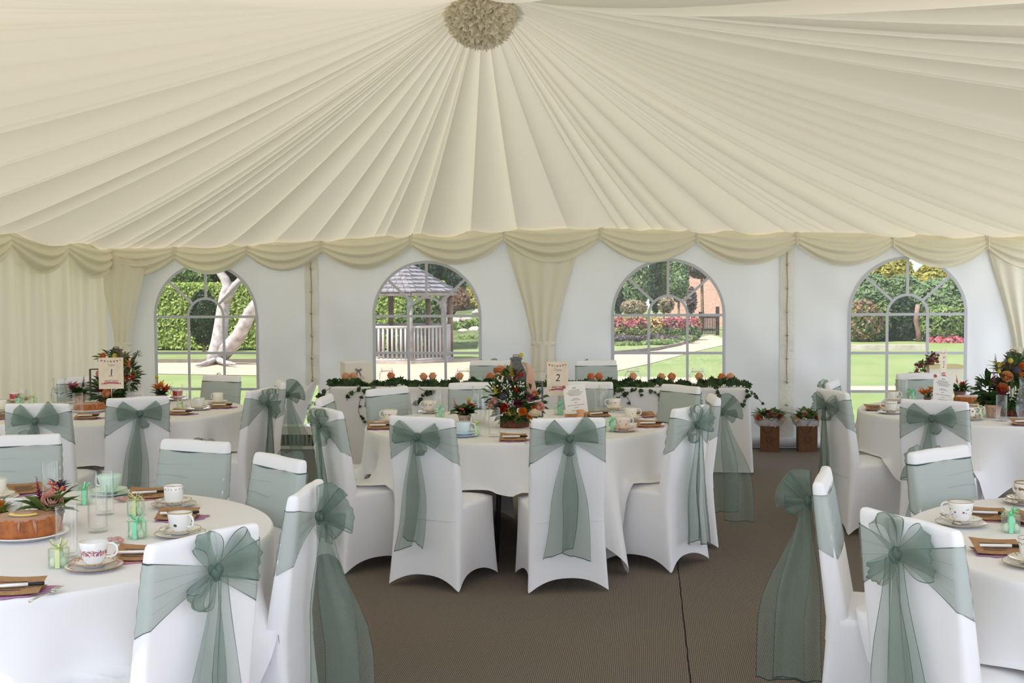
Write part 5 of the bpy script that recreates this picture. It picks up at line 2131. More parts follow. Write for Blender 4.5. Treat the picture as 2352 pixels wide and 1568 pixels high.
# ------------------------------------------------------------------ cake table (nearest, with the lemon cake)
tea_set(216, 1294, 'rose', 'tea', 'at the edge of the cake table before the lime favour box', 0.25)
tea_set(414, 1220, 'leaf', 'tea', 'behind the tall-bow chair on the cake table', -0.5, sp=True)
tea_set(399, 1154, 'gilt', 'can', 'on the cake table below the chair sash', 2.2, sp=True)
tea_set(252, 1128, 'mint', 'bowl', 'behind the drinking glasses on the cake table', 2.9)
tea_set(-8, 1138, 'plain', 'tea', 'half out of the picture on the cake table', 2.0)
favor(136, 1301, 'lime', 'beside the rose cup and the cake')
favor(316, 1235, 'mint', 'next to the dark-leaf cup', 0.1)
favor(312, 1182, 'lime', 'below the pen and gilt-garland cup', 0.2)
favor(193, 1157, 'mint', 'behind the glasses on the cake table', 0.5)
tumbler(117, 1152, 'behind the potted blush rose')
tumbler(241, 1180, 'in front of the mint green cup')
tumbler(225, 1220, 'foremost of the pair before the mint green cup')
tumbler(154, 1278, 'between the cake and the rose cup')
setting(36, 1362, 0.25, 'at the very front of the cake table', nap='mauve', fork=True)
setting(318, 1284, 0.1, 'beside the rose cup', nap='pink', fork=True)
setting(408, 1192, 0.15, 'behind the dark-leaf cup', nap='mauve')
setting(340, 1143, 0.3, 'between the mint cup and the gilt-garland cup', nap='pink')
setting(62, 1132, 0.8, 'behind the flower pot on the cake table', nap='mauve', pen=False)
cake_on_plate(58, 1233, 'round fluted glazed cake with a lemon slice, on the nearest table', 0.118, 0.068)
pot_flowers(113, 1210, 'clay pot with blush rose, magenta spike and coral berries beside the cake', 'terracotta', 0.052, 0.062,
            [('rose', 'blush', 'rose', .03, -.035, .035, .036), ('flower_spike', 'plum', 'spike', -.028, -.01, .075, .045), ('berry', 'berry', 'berries', .015, .01, .085, .016),
             ('berry', 'berry', 'berries', .04, .02, .075, .014), ('thistle_leaf', 'thistle', 'tuft', .03, .03, .08, .035)], 3, ('leafm', 30, .085, .05))
P = tt(26, 1199)
t = thing('milk_jug', 'white china jug with a pink heather sprig beside the potted rose', 'jug', (P.x, P.y, T0), 0.4)
b = MB()
b.lathe([(0, .003), (.036, .003), (.038, 0), (.042, .004), (.050, .02), (.048, .045), (.041, .066), (.044, .084), (.0428, .084), (.039, .066), (.046, .045), (.047, .02), (0, .008)], 36, 0, lambda a, r_, z_: r_ * (1 + (.25 * max(0, cos(a - PI)) ** 8 if z_ > .07 else 0)))
b.build('body', china('china_jug', band=(.035, .058), scale=80, thr=.34, pal=((.35, .08, .18), (.45, .16, .26), (.22, .14, .16)), cover=.45), t)
b = MB()
b.tube([(.04, 0, .074), (.062, 0, .07), (.068, 0, .05), (.058, 0, .028), (.047, 0, .022)], .004, 8)
b.build('handle', CM['plain'], t)
pot_flowers(-14, 1206, 'pot of orange flowers and yellow-green sprigs cut by the picture edge', 'terracotta', 0.045, 0.05, [('flower', 'orange', 'mum', .02, -.02, .03, .028), ('sprig', 'yell', 'tuft', .03, -.01, .0, .045)], 8, ('leafm', 20, .06, .03))
POUCH = None
for px, py, lab in ((266, 1246, 'small twist of pink sweets lying by the rose cup'), (282, 1152, 'small twist of pink sweets beside the mint green saucer')):
    P = tt(px, py)
    t = thing('sweet_bag', lab, 'sweets', (P.x, P.y, T0), 0.2)
    q = random.Random(px)
    b = MB()
    for k in range(9):
        b.ball((q.uniform(-.03, .02), q.uniform(-.012, .012), .009 + .006 * (k % 2)), .009, 8, 0, (1.1, .9, .8))
    b.build('sweet', plain('pink_sugared_sweet_%d' % px, (.60, .26, .24), rough=.4), t)
    b = MB()
    b.grid(lambda u, v: (lerp(-.042, .048, u), (.019 * sin(PI * min(1, u * 1.25 + .02)) + .003 + .012 * max(0, u - .8) * 3) * cos(2 * PI * v), .0125 + .0115 * sin(PI * min(1, u * 1.25 + .02)) * sin(2 * PI * v)), 14, 12, cv=True)
    b.build('wrapper', M['acetate'], t)

# ------------------------------------------------------------------ violet cup table
tea_set(2207, 1196, 'sprig', 'tea', 'beyond the round-loop bow', 2.6, sp=True)
tea_set(2356, 1148, 'brown', 'tea', 'cut by the picture edge near the chair sash', 2.0, sp=True)
tea_set(2372, 1288, 'gilt', 'tea', 'at the corner of the picture beside the fork', 1.0)
favor(2321, 1221, 'mint', 'beyond the violet-sprigged cup', -0.2)
setting(2290, 1270, 0.02, 'in front of the violet cup table chair bow', nap='mauve', fork=True, ang=0.0)
setting(2262, 1192, -0.15, 'behind the violet-sprigged cup', nap='pink', ang=0.0)
setting(2350, 1200, 0.9, 'beyond the mint favour box of the violet cup table', nap='pink', pen=False)

# ------------------------------------------------------------------ table 2
tea_set(1064, 996, 'blue', 'tea', 'in front of the birch flower pot on table 2', 0.1)
tea_set(896, 966, 'rosebud', 'bowl', 'at the jug side edge of table 2', 2.9)
tea_set(988, 943, 'rosebud', 'bowl', 'beside the tall glass across table 2', 3.0)
tea_set(1412, 938, 'rosebud', 'tea', 'hindmost of three beside the menu easel', 3.0)
tea_set(1449, 961, 'rosebud', 'tea', 'middle one of three beside the menu easel', 0.3)
tea_set(1431, 984, 'pinkish', 'bowl', 'at the seam side edge of table 2', 0.6)
tumbler(1136, 1002, 'in front of the log slice on table 2')
tumbler(948, 956, 'beside the rosebud cups at the edge of table 2')
tumbler(1005, 949, 'just behind the mint favour box on table 2')
tumbler(1376, 948, 'beside the menu easel on table 2')
tumbler(1386, 936, 'behind another glass beside the menu easel')
favor(1010, 959, 'mint', 'beside the birch flower pot')
favor(1091, 1000, 'lime', 'behind the pale blue cup')
favor(1284, 952, 'mint', 'behind the number 2 stand')
favor(1404, 990, 'mint', 'between the menu easel and pink patterned cup')
setting(1178, 1012, 0.05, 'at the front of table 2', nap='mauve', fork=True)
setting(872, 985, 0.1, 'before the rosebud cup at the end of table 2', nap='mauve')
setting(1490, 980, 0.1, 'beside the pink patterned cup', nap='pink')
setting(1372, 957, 0.5, 'behind the menu easel on table 2', nap='mauve')
setting(1478, 958, 0.3, 'behind the middle rosebud cup', nap='mauve', pen=False)
pitcher(1099, 969, 'glass water jug beside the birch pot on table 2', 0.235, 0.056)
pot_flowers(1067, 974, 'birch bark pot with orange berries and rounded leaves on table 2', 'birch', 0.040, 0.062,
            [('berry', 'berry', 'berries', -.005, -.05, .035, .016), ('flower', 'orange', 'mum', .05, -.01, .055, .022), ('yellow_ball', 'yellow', 'ball', .025, .01, .095, .014),
             ('flower_spike', 'pinkp', 'spike', -.055, 0, .07, .035), ('flower', 'apricot', 'mum', .03, -.02, .07, .018)], 14, ('leafd', 44, .08, .06))
number_card(1281, 950, '2', 'printed table 2 number card on a thin stand beside the menu', 0.150, 0.235, 0.243, 0.25)
menu_card(1326, 957, 'white menu card with pink flower leaning on a pine easel on table 2', 0.15, 0.20, 0.05, 0.32, -0.12)
P = tt(1335, 958)
o = MB()
o.lathe([(0, 0), (.021, 0), (.024, .006), (.022, .03), (.026, .042), (.027, .055), (.02, .06), (0, .058)], 20)
x = o.build('candle_holder', M['peach'], None, loc=(P.x, P.y - .09, T0))
tag(x, 'small peach fluted pot standing in front of the menu easel', 'pot')
P = tt(1228, 995)
t = thing('bud_vase', 'little square glass jar holding one ivory chrysanthemum before the lantern', 'vase', (P.x, P.y, T0))
b = MB()
b.lathe([(0, 0), (.026, 0), (.026, .085), (.024, .085), (.0235, .01), (0, .01)], 4)
b.build('jar', M['glass'], t, smooth=False)
b = MB()
mum(b, (0, 0, .105), (.05, -.15, 1), .045, 0, 2)
b.build('chrysanthemum', M['ivory'], t)
b = MB()
b.tube([(0, 0, .012), (0, 0, .105)], .003, 6)
sprays(b, 5, (0, 0, .07), .01, .04, .02, 0, 4, .3, (0, .015))
b.build('stem', M['greenstem'], t)

# ------------------------------------------------------------------ centrepieces


WHERE = {1: 'beside the sponge cake near the pleated lining', 2: 'under the grey lantern behind the marker pen', 3: 'under coral roses at the picture edge'}
LANT = {1: 'brown metal lantern with open door, behind the number 1 card', 2: 'grey metal lantern with peach ribbon and open door', 3: 'brown metal lantern with peaked roof beside the tall curved jug'}


def centrepiece(tb, px, py, lab, mat, R_, s, h, roof, items, fol, door, rz, H0=0.05):
    P = tt(px, py)
    b = MB()
    b.lathe([(0, 0), (R_ * 1.0, 0), (R_ * 1.02, H0 * .3), (R_ * .98, H0 * .9), (R_ * .94, H0), (0, H0)], 34, 0, lambda a, r_, z_: r_ * (1 + .04 * sin(5 * a + 1) + .02 * sin(13 * a)))
    o = b.build('log_slice', M['bark'], None, loc=(P.x, P.y, T0))
    tag(o, 'thick bark-edged log slice ' + WHERE[tb], 'log')
    L = lantern((P.x + .015, P.y + .025, T0 + H0 + .001), LANT[tb], mat, s, h, rz, roof)
    b = MB()
    q = s / 2
    sg = door
    d0 = Vector((sg * q, -q, 0))
    dv = Vector((sg * .93, -.37, 0))
    for u in (0.02, 1.0):
        c = d0 + dv * (s * u * .98)
        b.box((c.x, c.y, h / 2), (.012, .008, h - .03))
    for z in (.018, h - .016):
        b.tube([d0 + Vector((0, 0, z)), d0 + dv * s + Vector((0, 0, z))], .006, 4)
    b.tube([d0 + dv * s * .5 + Vector((0, 0, .02)), d0 + dv * s * .5 + Vector((0, 0, h - .02))], .002, 4)
    b.tube([d0 + Vector((0, 0, h * .62)), d0 + dv * s + Vector((0, 0, h * .62))], .002, 4)
    b.build('door', mat, L, smooth=False)
    t = thing('flower_arrangement', lab, 'flowers', (P.x, P.y, T0 + H0 + .001))
    base = Vector(t.location)
    ii = 0
    st = MB()
    bf = MB()
    r = random.Random(tb)
    for (n, cx, cy_, rx, ry, L_, W_) in fol:
        for _ in range(n):
            a, k = r.uniform(0, 2 * PI), math.sqrt(r.random())
            p = ony(cx + rx * k * cos(a), cy_ + ry * k * sin(a), P.y - R_ * .55 + r.uniform(-.05, .05)) - base
            p.z = max(p.z, .004)
            d = Vector((cos(a), r.uniform(-.9, .1), -sin(a) * .6 + .45))
            bf.leaf(p, d, (0, -.4, 1), L_ * r.uniform(.6, 1.2), W_ * r.uniform(.7, 1.2), 0 if r.random() < .7 else 1, .25, 3)
    bf.build('foliage', [M['leafd'], M['leafm']], t)
    for (nm, mk, kind, x, y, sz) in items:
        p = ony(x, y, P.y - R_ * .75 - .03) - base
        b = MB()
        d = Vector(((x - px) * .012, -1.0, .45))
        if kind == 'rose':
            rose(b, p, d, sz, 0, ii)
        elif kind == 'mum':
            mum(b, p, d, sz, 0, ii)
        elif kind == 'ball':
            b.ball(p, sz, 12)
        elif kind == 'berries':
            q = random.Random(ii)
            for _ in range(14):
                b.ball(p + Vector((q.gauss(0, 1), q.gauss(0, .5), q.gauss(0, 1.1))) * sz, sz * .34, 7)
        elif kind == 'spike':
            spike(b, p - Vector((0, 0, sz)), (.05 * (1 if x > px else -1), 0, 1), sz * 2, sz * .42, 0, 40, ii)
        elif kind == 'tuft':
            sprays(b, 24, p, sz * .5, sz, sz * .35, 0, ii, .4, (-sz * .4, sz * .4))
        b.build(nm, M[mk], t)
        st.tube([(p.x * .3, p.y * .5, .01), p * .75 + Vector((0, .01, 0)), p + Vector((0, .005, 0))], .002, 5)
        ii += 1
    st.build('stem', M['greenstem'], t)
    return t


centrepiece(2, 1180, 979, 'mixed autumn flowers piled round the grey lantern on table 2', M['lanterngrey'], 0.092, 0.115, 0.25, 0.10,
            [('rose', 'red', 'rose', 1159, 937, .028), ('flower', 'orange', 'mum', 1200, 945, .032), ('flower', 'orange', 'mum', 1216, 956, .026), ('flower', 'orange', 'mum', 1226, 938, .024),
             ('rose', 'pinkp', 'rose', 1217, 914, .026), ('rose', 'blush', 'rose', 1238, 934, .03), ('rose', 'peach', 'rose', 1228, 905, .022), ('rose', 'blush', 'rose', 1137, 922, .026), ('rose', 'blush', 'rose', 1129, 930, .022),
             ('flower', 'red', 'tuft', 1184, 897, .035), ('flower', 'red', 'tuft', 1196, 862, .03), ('white_berry', 'wberry', 'berries', 1153, 874, .020), ('white_berry', 'wberry', 'berries', 1191, 884, .016), ('white_berry', 'wberry', 'berries', 1162, 888, .016),
             ('white_berry', 'wberry', 'berries', 1168, 925, .012), ('white_berry', 'wberry', 'berries', 1173, 908, .010),
             ('thistle', 'thistle', 'ball', 1155, 910, .026), ('thistle', 'thistle', 'tuft', 1139, 930, .035), ('flower_spike', 'yell', 'spike', 1175, 846, .06), ('yellow_ball', 'yellow', 'ball', 1197, 815, .014),
             ('flower', 'pinkp', 'tuft', 1180, 872, .035), ('flower', 'plum', 'rose', 1190, 928, .026), ('sprig', 'yell', 'tuft', 1172, 950, .04), ('sprig', 'yell', 'tuft', 1190, 958, .035), ('sprig', 'yell', 'tuft', 1140, 900, .04), ('leaf_curl', 'apricot', 'tuft', 1152, 848, .03)],
            [(190, 1180, 928, 44, 42, .065, .034), (90, 1172, 884, 30, 28, .055, .028), (40, 1228, 920, 20, 28, .055, .028), (34, 1138, 905, 20, 22, .05, .024)], 1, 0.1)
b = MB()
P = ony(1204, 832, 7.34)
Q = ony(1228, 905, 7.22)
b.grid(lambda u, v: Vector(P).lerp(Vector(Q), u) + Vector(((v - .5) * (.035 + .03 * u) + .012 * sin(u * 5), .01 * sin(v * 6 + u * 8), .018 * sin(PI * u))), 16, 5)
o = b.build('ribbon', cloth('peach_chiffon', (.80, .52, .40), trans=.4), bpy.data.objects['lantern'])
o.matrix_parent_inverse = Matrix.Translation(bpy.data.objects['lantern'].location).inverted() if False else (Matrix.Translation(bpy.data.objects['lantern'].location) @ Matrix.Rotation(0.1, 4, 'Z')).inverted()
centrepiece(1, 262, 928, 'roses and long leafy sprigs round the lantern on table 1', M['lanternbrown'], 0.11, 0.12, 0.24, 0.10,
            [('rose', 'peach', 'rose', 247, 903, .036), ('rose', 'blush', 'rose', 228, 858, .024), ('rose', 'apricot', 'rose', 238, 818, .024), ('yellow_ball', 'yellow', 'ball', 264, 817, .020), ('flower', 'red', 'tuft', 302, 866, .05), ('flower', 'red', 'tuft', 296, 872, .04),
             ('leaf_curl', 'apricot', 'tuft', 298, 838, .05), ('sprig', 'leafs', 'tuft', 285, 820, .06), ('sprig', 'leafs', 'spike', 305, 830, .07), ('sprig', 'leafs', 'tuft', 314, 815, .04), ('flower', 'plum', 'rose', 232, 893, .026), ('sprig', 'leafm', 'tuft', 312, 862, .05)],
            [(110, 245, 900, 34, 28, .07, .03), (90, 298, 862, 17, 34, .065, .03), (24, 262, 822, 30, 14, .06, .03)], -1, 0.15)
centrepiece(3, 2322, 952, 'coral roses and dark leaves round the lantern on table 3', M['lanternbrown'], 0.12, 0.115, 0.25, 0.085,
            [('rose', 'peach', 'rose', 2312, 866, .036), ('rose', 'apricot', 'rose', 2302, 894, .038), ('yellow_ball', 'yellow', 'ball', 2321, 828, .018), ('yellow_ball', 'yellow', 'ball', 2294, 853, .015), ('flower', 'pinkp', 'spike', 2284, 866, .06),
             ('flower', 'orange', 'mum', 2348, 842, .030), ('flower', 'orange', 'tuft', 2346, 862, .03), ('sprig', 'yell', 'tuft', 2290, 842, .05), ('sprig', 'leafs', 'spike', 2288, 832, .06), ('sprig', 'leafm', 'spike', 2349, 815, .05), ('thistle', 'thistle', 'ball', 2335, 850, .028)],
            [(170, 2322, 900, 40, 42, .07, .035), (80, 2268, 898, 24, 30, .07, .04), (60, 2330, 850, 28, 24, .06, .03)], -1, -0.1)

# ------------------------------------------------------------------ table 1
pitcher(137, 927, 'flared glass pitcher with herb leaves on table 1', 0.20, 0.066)
number_card(257, 944, '1', 'printed table 1 number card before the lantern', 0.172, 0.226, 0.275, 0.30)
menu_card(305, 928, 'white menu card with pale flower standing on table 1', 0.17, 0.155, 0.35, 0.2, 0.0)
pot_flowers(183, 925, 'pot of plum and burgundy flowers behind the glass on table 1', 'terrpink', 0.045, 0.06, [('flower_spike', 'plum', 'spike', .03, 0, .10, .05), ('flower', 'plum', 'tuft', -.04, -.02, .05, .05), ('flower', 'pinkp', 'tuft', -.05, 0, .06, .045), ('berry', 'berry', 'berries', .0, -.04, .06, .014)], 23, ('leafd', 50, .075, .035))
pot_flowers(371, 922, 'pot of rusty orange flowers with one yellow ball on table 1', 'terrpink', 0.042, 0.055, [('yellow_ball', 'yellow', 'ball', -.035, 0, .135, .014), ('flower', 'orange', 'tuft', 0, -.03, .06, .05), ('flower', 'red', 'tuft', .04, -.01, .04, .05), ('flower', 'apricot', 'tuft', -.02, -.02, .05, .045)], 24, ('leafd', 40, .06, .03))
cake_on_plate(206, 945, 'low golden sponge cake, seen through the glass on table 1', 0.110, 0.052, False)
tumbler(180, 957, 'in front of the sponge cake on table 1')
tumbler(419, 944, 'beside the lime favour box on table 1')
tumbler(428, 932, 'tallest looking behind the lime favour box on table 1')
tea_set(457, 936, 'dahlia', 'tea', 'on table 1 beside the tall glasses', 2.6)
tea_set(501, 923, 'plain', 'can', 'at the far aisle edge of table 1', 2.8)
tea_set(408, 914, 'crimson', 'tea', 'behind the glasses on table 1', 2.8)
tea_set(34, 921, 'crimson', 'can', 'at the pleated wall side of table 1', 3.0)
tea_set(52, 914, 'rosebud', 'can', 'behind the mint bow on table 1', 3.1)
tea_set(2, 940, 'plain', 'tea', 'at the picture edge on table 1', 2.0)
favor(45, 930, 'mint', 'near the crimson-banded cups')
favor(76, 930, 'lime', 'near the flared pitcher')
favor(416, 946, 'lime', 'below the tall glasses on table 1')
setting(200, 962, 0.1, 'in front of the sponge cake', nap='mauve')
setting(8, 962, 0.2, 'at the picture edge on table 1', nap='mauve', pen=False)
setting(415, 952, -0.1, 'below the lime favour box on table 1', nap='mauve')
setting(508, 937, 0.1, 'before the plain cream cup on table 1', nap='mauve')

# ------------------------------------------------------------------ table 3
tea_set(2046, 944, 'gilt', 'tea', 'at the edge of table 3 beside the chair bow', 2.8, sp=True)
tea_set(2052, 919, 'leaf', 'can', 'across table 3 before the lawn window', 0.3)
tea_set(2227, 958, 'brown', 'tea', 'behind the wide-bow chair on table 3', 0.2)
tumbler(2074, 918, 'before the chair sash across table 3')
tumbler(2300, 966, 'in front of the lantern log on table 3')
favor(2093, 918, 'mint', 'across table 3 beside a drinking glass')
favor(2247, 960, 'lime', 'beside the pale clay pot on table 3')
setting(2012, 942, 0.1, 'at the edge of table 3', nap='mauve', pen=False)
setting(2350, 976, 0.1, 'at the front of table 3 under the tall vase', nap='mauve')
cake_on_plate(2226, 930, 'dark red-brown cake, behind the menu on table 3', 0.105, 0.055, False)
number_card(2166, 918, '3', 'printed table 3 number card seen almost edge-on', 0.150, 0.245, 0.262, 1.02)
menu_card(2165, 932, 'white menu card with pink flower leaning sideways on table 3', 0.15, 0.20, 0.25, 0.30, 0.18)
pot_flowers(2204, 914, 'small clay pot of dark leaves and rust buds behind the menu on table 3', 'terracotta', 0.042, 0.055, [('flower_spike', 'apricot', 'spike', -.02, 0, .09, .035), ('bud', 'red', 'tuft', .02, -.02, .05, .03)], 33, ('leafd', 44, .085, .03))
pot_flowers(2281, 958, 'pale clay pot of broad dark leaves before the lantern on table 3', 'terrpink', 0.050, 0.085, [('bud', 'red', 'tuft', .0, -.04, .05, .03), ('bud', 'plum', 'tuft', .05, -.02, .07, .03)], 34, ('leafd', 46, .10, .055))
pot_flowers(2130, 926, 'small jar of rusty sprigs beside the menu on table 3', 'terracotta', 0.026, 0.05, [('sprig', 'apricot', 'tuft', 0, 0, .03, .05), ('sprig', 'orange', 'tuft', -.03, 0, .02, .04), ('sprig', 'yell', 'tuft', .02, 0, .06, .03)], 35, ('leafm', 16, .05, .02))
pitcher(2356, 962, 'tall curved glass jug at the picture edge on table 3', 0.27, 0.062, True, 2.0)

# small side table beyond table 3, with a box and flowers
P0 = ony(2150, 881, 10.75)
st = thing('side_table', 'small white side table beyond table 3 under the lawn window', 'table', (P0.x, P0.y, 0))
b = MB()
b.box((0, 0, .735), (.62, .45, .025))
b.build('tabletop', M['penwhite'], st, smooth=False)
for x in (-.27, .27):
    for y in (-.19, .19):
        b = MB()
        b.box((x, y, .361), (.04, .04, .722))
        b.build('leg', M['penwhite'], st, smooth=False)
t = thing('gift_box', 'pale yellow box behind the table 3 number card', 'box', (P0.x + .06, P0.y, .749))
b = MB()
b.box((0, 0, .075), (.28, .2, .15))
b.build('body', M['cream'], t, smooth=False)
b = MB()
b.box((0, 0, .165), (.29, .21, .03))
b.build('lid', plain('yellow_box_lid', (.66, .58, .30), rough=.6), t, smooth=False)
for px, py, lab, z, sz in ((2118, 845, 'round bunch of faded green and red hydrangea beside the yellow box', .749, .055), (2138, 824, 'bunch of dusky pink flowers on top of the yellow box', .931, .05)):
    q = ony(px, py, P0.y - .02)
    t = thing('flower_bunch', lab, 'flowers', (q.x, q.y, z))
    b = MB()
    sprays(b, 60, (0, 0, max(.02, q.z - z)), sz, .035, .02, 0, px, .3, (-.04, .05))
    b.build('foliage', M['leafm'], t)
    b = MB()
    for k in range(16):
        r = random.Random(k + px)
        rose(b, (r.uniform(-sz, sz) * 1.2, -r.uniform(.0, sz), max(.02, q.z - z) + r.uniform(-.045, .05)), (r.uniform(-1, 1), -1, .5), .012, 0, k)
    b.build('flower', M['pinkp'], t)
    b = MB()
    b.lathe([(0, 0), (.03, 0), (.036, .05), (0, .05)], 14)
    b.build('holder', M['terracotta'], t)
# ------------------------------------------------------------------ long table: roses, jars, ivy
HZ = HT + 0.0015
RV = None


def rose_vase(px, mk, where, y=10.44, k=0):
    x = ony(px, 880, y).x
    key = 'rv' + mk
    if key not in CUPS:
        t = thing('rose_vase', 'rose', 'vase', (0, 0, -70))
        b = MB()
        b.lathe([(0, 0), (.022, 0), (.024, .004), (.024, .05), (.022, .055), (.0205, .05), (.021, .008), (0, .008)], 18)
        b.build('jar', M['glass'], t)
        b = MB()
        rose(b, (0, 0, .072), (.02, -.08, 1), .034, 0, k)
        b.v = [Vector((v.x, v.y, .066 + (v.z - .066) * 1.4)) for v in b.v]
        b.build('rose', M[mk], t)
        b = MB()
        b.tube([(0, 0, .01), (0, 0, .07)], .0025, 6)
        for a in (0.4, 2.4, 4.4):
            b.leaf((0, 0, .055), (cos(a), sin(a), .5), (0, 0, 1), .035, .02, 0, .3)
        b.build('stem', M['greenstem'], t)
        CUPS[key] = t
    place(CUPS[key], '%s rose in glass %s' % ('deep apricot' if mk == 'apricot' else 'pale peach', where), (x, y, HZ), px * .7, 'roses in little glasses along the ivy table')


for i, (px, mk, wh) in enumerate(((794, 'peach', 'at the bow end of the card box'), (813, 'peach', 'under the lettering of the card box'), (898, 'apricot', 'between the card box and first glass jar'), (973, 'peach', 'under the gravel view, first of two upright'),
                                  (994, 'peach', 'under the gravel view, second of two upright'), (1056, 'peach', 'in front of the jar beside the sash chair'), (1126, 'apricot', 'just before the copper bowl'), (1144, 'peach', 'touching the copper bowl foot'),
                                  (1262, 'peach', 'behind the number 2 card'), (1357, 'apricot', 'first before the chair beside the drape'), (1376, 'apricot', 'second before the chair beside the drape'), (1454, 'peach', 'in front of the jar under the curving path'),
                                  (1519, 'peach', 'between the last two jars, first of two'), (1543, 'apricot', 'between the last two jars, second of two'), (1606, 'peach', 'in front of the last glass jar'), (1658, 'apricot', 'first of the pair at the plain end of the table'), (1677, 'peach', 'last at the plain end of the table'))):
    rose_vase(px, mk, wh, 10.44 + (i % 3) * .03, i)
JAR = None
for px, wh in ((889, 'beside the white card box'), (1063, 'at the gravel window edge'), (1238, 'in front of the tied drape'), (1454, 'under the curving path view'), (1602, 'near the plain table end')):
    x = ony(px, 870, 10.72).x
    if JAR is None:
        JAR = thing('glass_jar', 'jar', 'jar', (0, 0, -71))
        b = MB()
        b.lathe([(0, 0), (.068, 0), (.074, .006), (.075, .085), (.060, .108), (.053, .114), (.053, .128), (.057, .130), (.057, .142), (.051, .144), (.049, .118), (.070, .088), (.070, .01), (0, .01)], 32)
        b.build('body', M['glass'], JAR)
        b = MB()
        b.lathe([(.055, .113), (.058, .113), (.058, .117), (.055, .117)], 28)
        b.build('wire_collar', M['steel'], JAR)
    place(JAR, 'wide clear storage jar on the long ivy table ' + wh, (x, 10.72, HZ), 0, 'clear jars on the ivy table')

# card box with a grey ribbon bow and a word in script
P = ony(818, 880, 10.66)
t = thing('card_box', 'white wedding card box with grey bow and script lettering on the ivy table', 'box', (P.x, P.y, HZ), rad(26))
b = MB()
b.box((0, 0, .10), (.25, .22, .20))
b.build('body', M['cream'], t, smooth=False)
b = MB()
b.box((0, 0, .198), (.256, .226, .012))
b.build('lid', M['wcard'], t, smooth=False)
b = MB()
greyr = plain('grey_satin_ribbon', (.22, .19, .20), rough=.4)
for a, L in ((rad(35), .034), (rad(145), .034)):
    b.grid(lambda u, v: (L * sin(PI * u) * cos(a) + (v - .5) * .018 * sin(a) * -1, -.114 - .008 * sin(2 * PI * u), .125 + L * sin(PI * u) * sin(a) + (v - .5) * .018 * cos(a)), 14, 3)
for s in (-1, 1):
    b.grid(lambda u, v: (s * (.006 + .018 * u) + (v - .5) * .011, -.113, .125 - .05 * u), 6, 1)
b.ball((0, -.115, .125), .007, 8)
b.build('ribbon_bow', greyr, t)
cu = bpy.data.curves.new('lettering', 'FONT')
cu.body = 'Cards'
cu.size = .042
cu.shear = .35
cu.align_x = 'CENTER'
cu.extrude = .0001
cu.offset = -.0006
tmp = bpy.data.objects.new('lettering', cu)
COL.objects.link(tmp)
me = bpy.data.meshes.new_from_object(tmp.evaluated_get(bpy.context.evaluated_depsgraph_get()))
bpy.data.objects.remove(tmp)
me.materials.clear()
me.materials.append(M['greyink'])
o = bpy.data.objects.new('lettering', me)
COL.objects.link(o)
o.parent = t
o.location = (0, -.1115, .05)
o.rotation_euler = (PI / 2, 0, 0)

P = ony(1152, 876, 10.62)
b = MB()
b.lathe([(0, 0), (.04, 0), (.042, .004), (.02, .02), (.02, .05), (.05, .075), (.078, .12), (.08, .15), (.076, .15), (.07, .12), (.04, .085), (0, .08)], 28)
o = b.build('copper_bowl', M['copper'], None, loc=(P.x, P.y, HZ))
tag(o, 'footed copper-brown bowl on the ivy table behind the flower spike', 'bowl')
x = ony(1099, 880, 10.5).x
place(favor_proto('mint'), 'favour box with mint green ribbon, on the long ivy table', (x, 10.5, HZ), .2, 'favour boxes', 1.0)


def ivy_leaf(mb, p, d, up, s, mat=0):
    """five-pointed ivy leaf"""
    d = Vector(d).normalized()
    sd = d.cross(Vector(up))
    sd = sd.normalized() if sd.length > 1e-4 else d.orthogonal().normalized()
    n = sd.cross(d)
    out = [(0, 0), (.28, -.12), (.55, .18), (.30, .34), (.42, .62), (.16, .62), (0, 1.0), (-.16, .62), (-.42, .62), (-.30, .34), (-.55, .18), (-.28, -.12)]
    p = Vector(p)
    vs = [p + (sd * x + d * y) * s - n * (abs(x) * .35 + y * y * .2) * s for x, y in out] + [p + d * s * .35]
    k = len(out)
    mb.add(vs, [(i, (i + 1) % k, k) for i in range(k)], mat)


def strand(pts, seed, dens=26, ls=.045, front=True):
    """stem through points with ivy leaves; returns two builders"""
    r = random.Random(seed)
    st, lf = MB(), MB()
    pts = [Vector(p) for p in pts]
    # smooth the polyline
    fine = []
    n = len(pts)
    for i in range(n - 1):
        p0, p1, p2, p3 = pts[max(i - 1, 0)], pts[i], pts[i + 1], pts[min(i + 2, n - 1)]
        for k in range(6):
            t = k / 6
            fine.append(.5 * ((2 * p1) + (p2 - p0) * t + (2 * p0 - 5 * p1 + 4 * p2 - p3) * t * t + (3 * p1 - p0 - 3 * p2 + p3) * t ** 3))
    fine.append(pts[-1])
    st.tube(fine, .0024, 5)
    L = sum((b - a).length for a, b in zip(fine, fine[1:]))
    m = int(L * dens)
    for i in range(m):
        j = min(len(fine) - 2, int(r.random() * (len(fine) - 1)))
        p = fine[j].lerp(fine[j + 1], r.random())
        a = r.uniform(0, 2 * PI)
        d = Vector((cos(a), r.uniform(-.7, .1), .7 * sin(a) - .15))
        ivy_leaf(lf, p + Vector((0, -.004, 0)), d, (0, -1 + r.uniform(-.5, .5), r.uniform(-.4, .6)), ls * r.uniform(.55, 1.2))
    return st, lf


def garland(label, top, strands, seed):
    P = Vector(top[0])
    t = thing('ivy_garland', label, 'garland', P)
    st, lf = strand([Vector(p) - P for p in top], seed, 170, .056)
    st.build('stem', M['stem'], t)
    lf.build('foliage', M['ivy'], t)
    for i, s in enumerate(strands):
        a, b_ = strand([Vector(p) - P for p in s], seed + 5 + i, 34, .045)
        o = a.build('trailing_strand', M['stem'], t)
        b_.build('foliage', M['ivy'], o)
    return t


YT = HY0 + .055
YFc = HY0 - .022


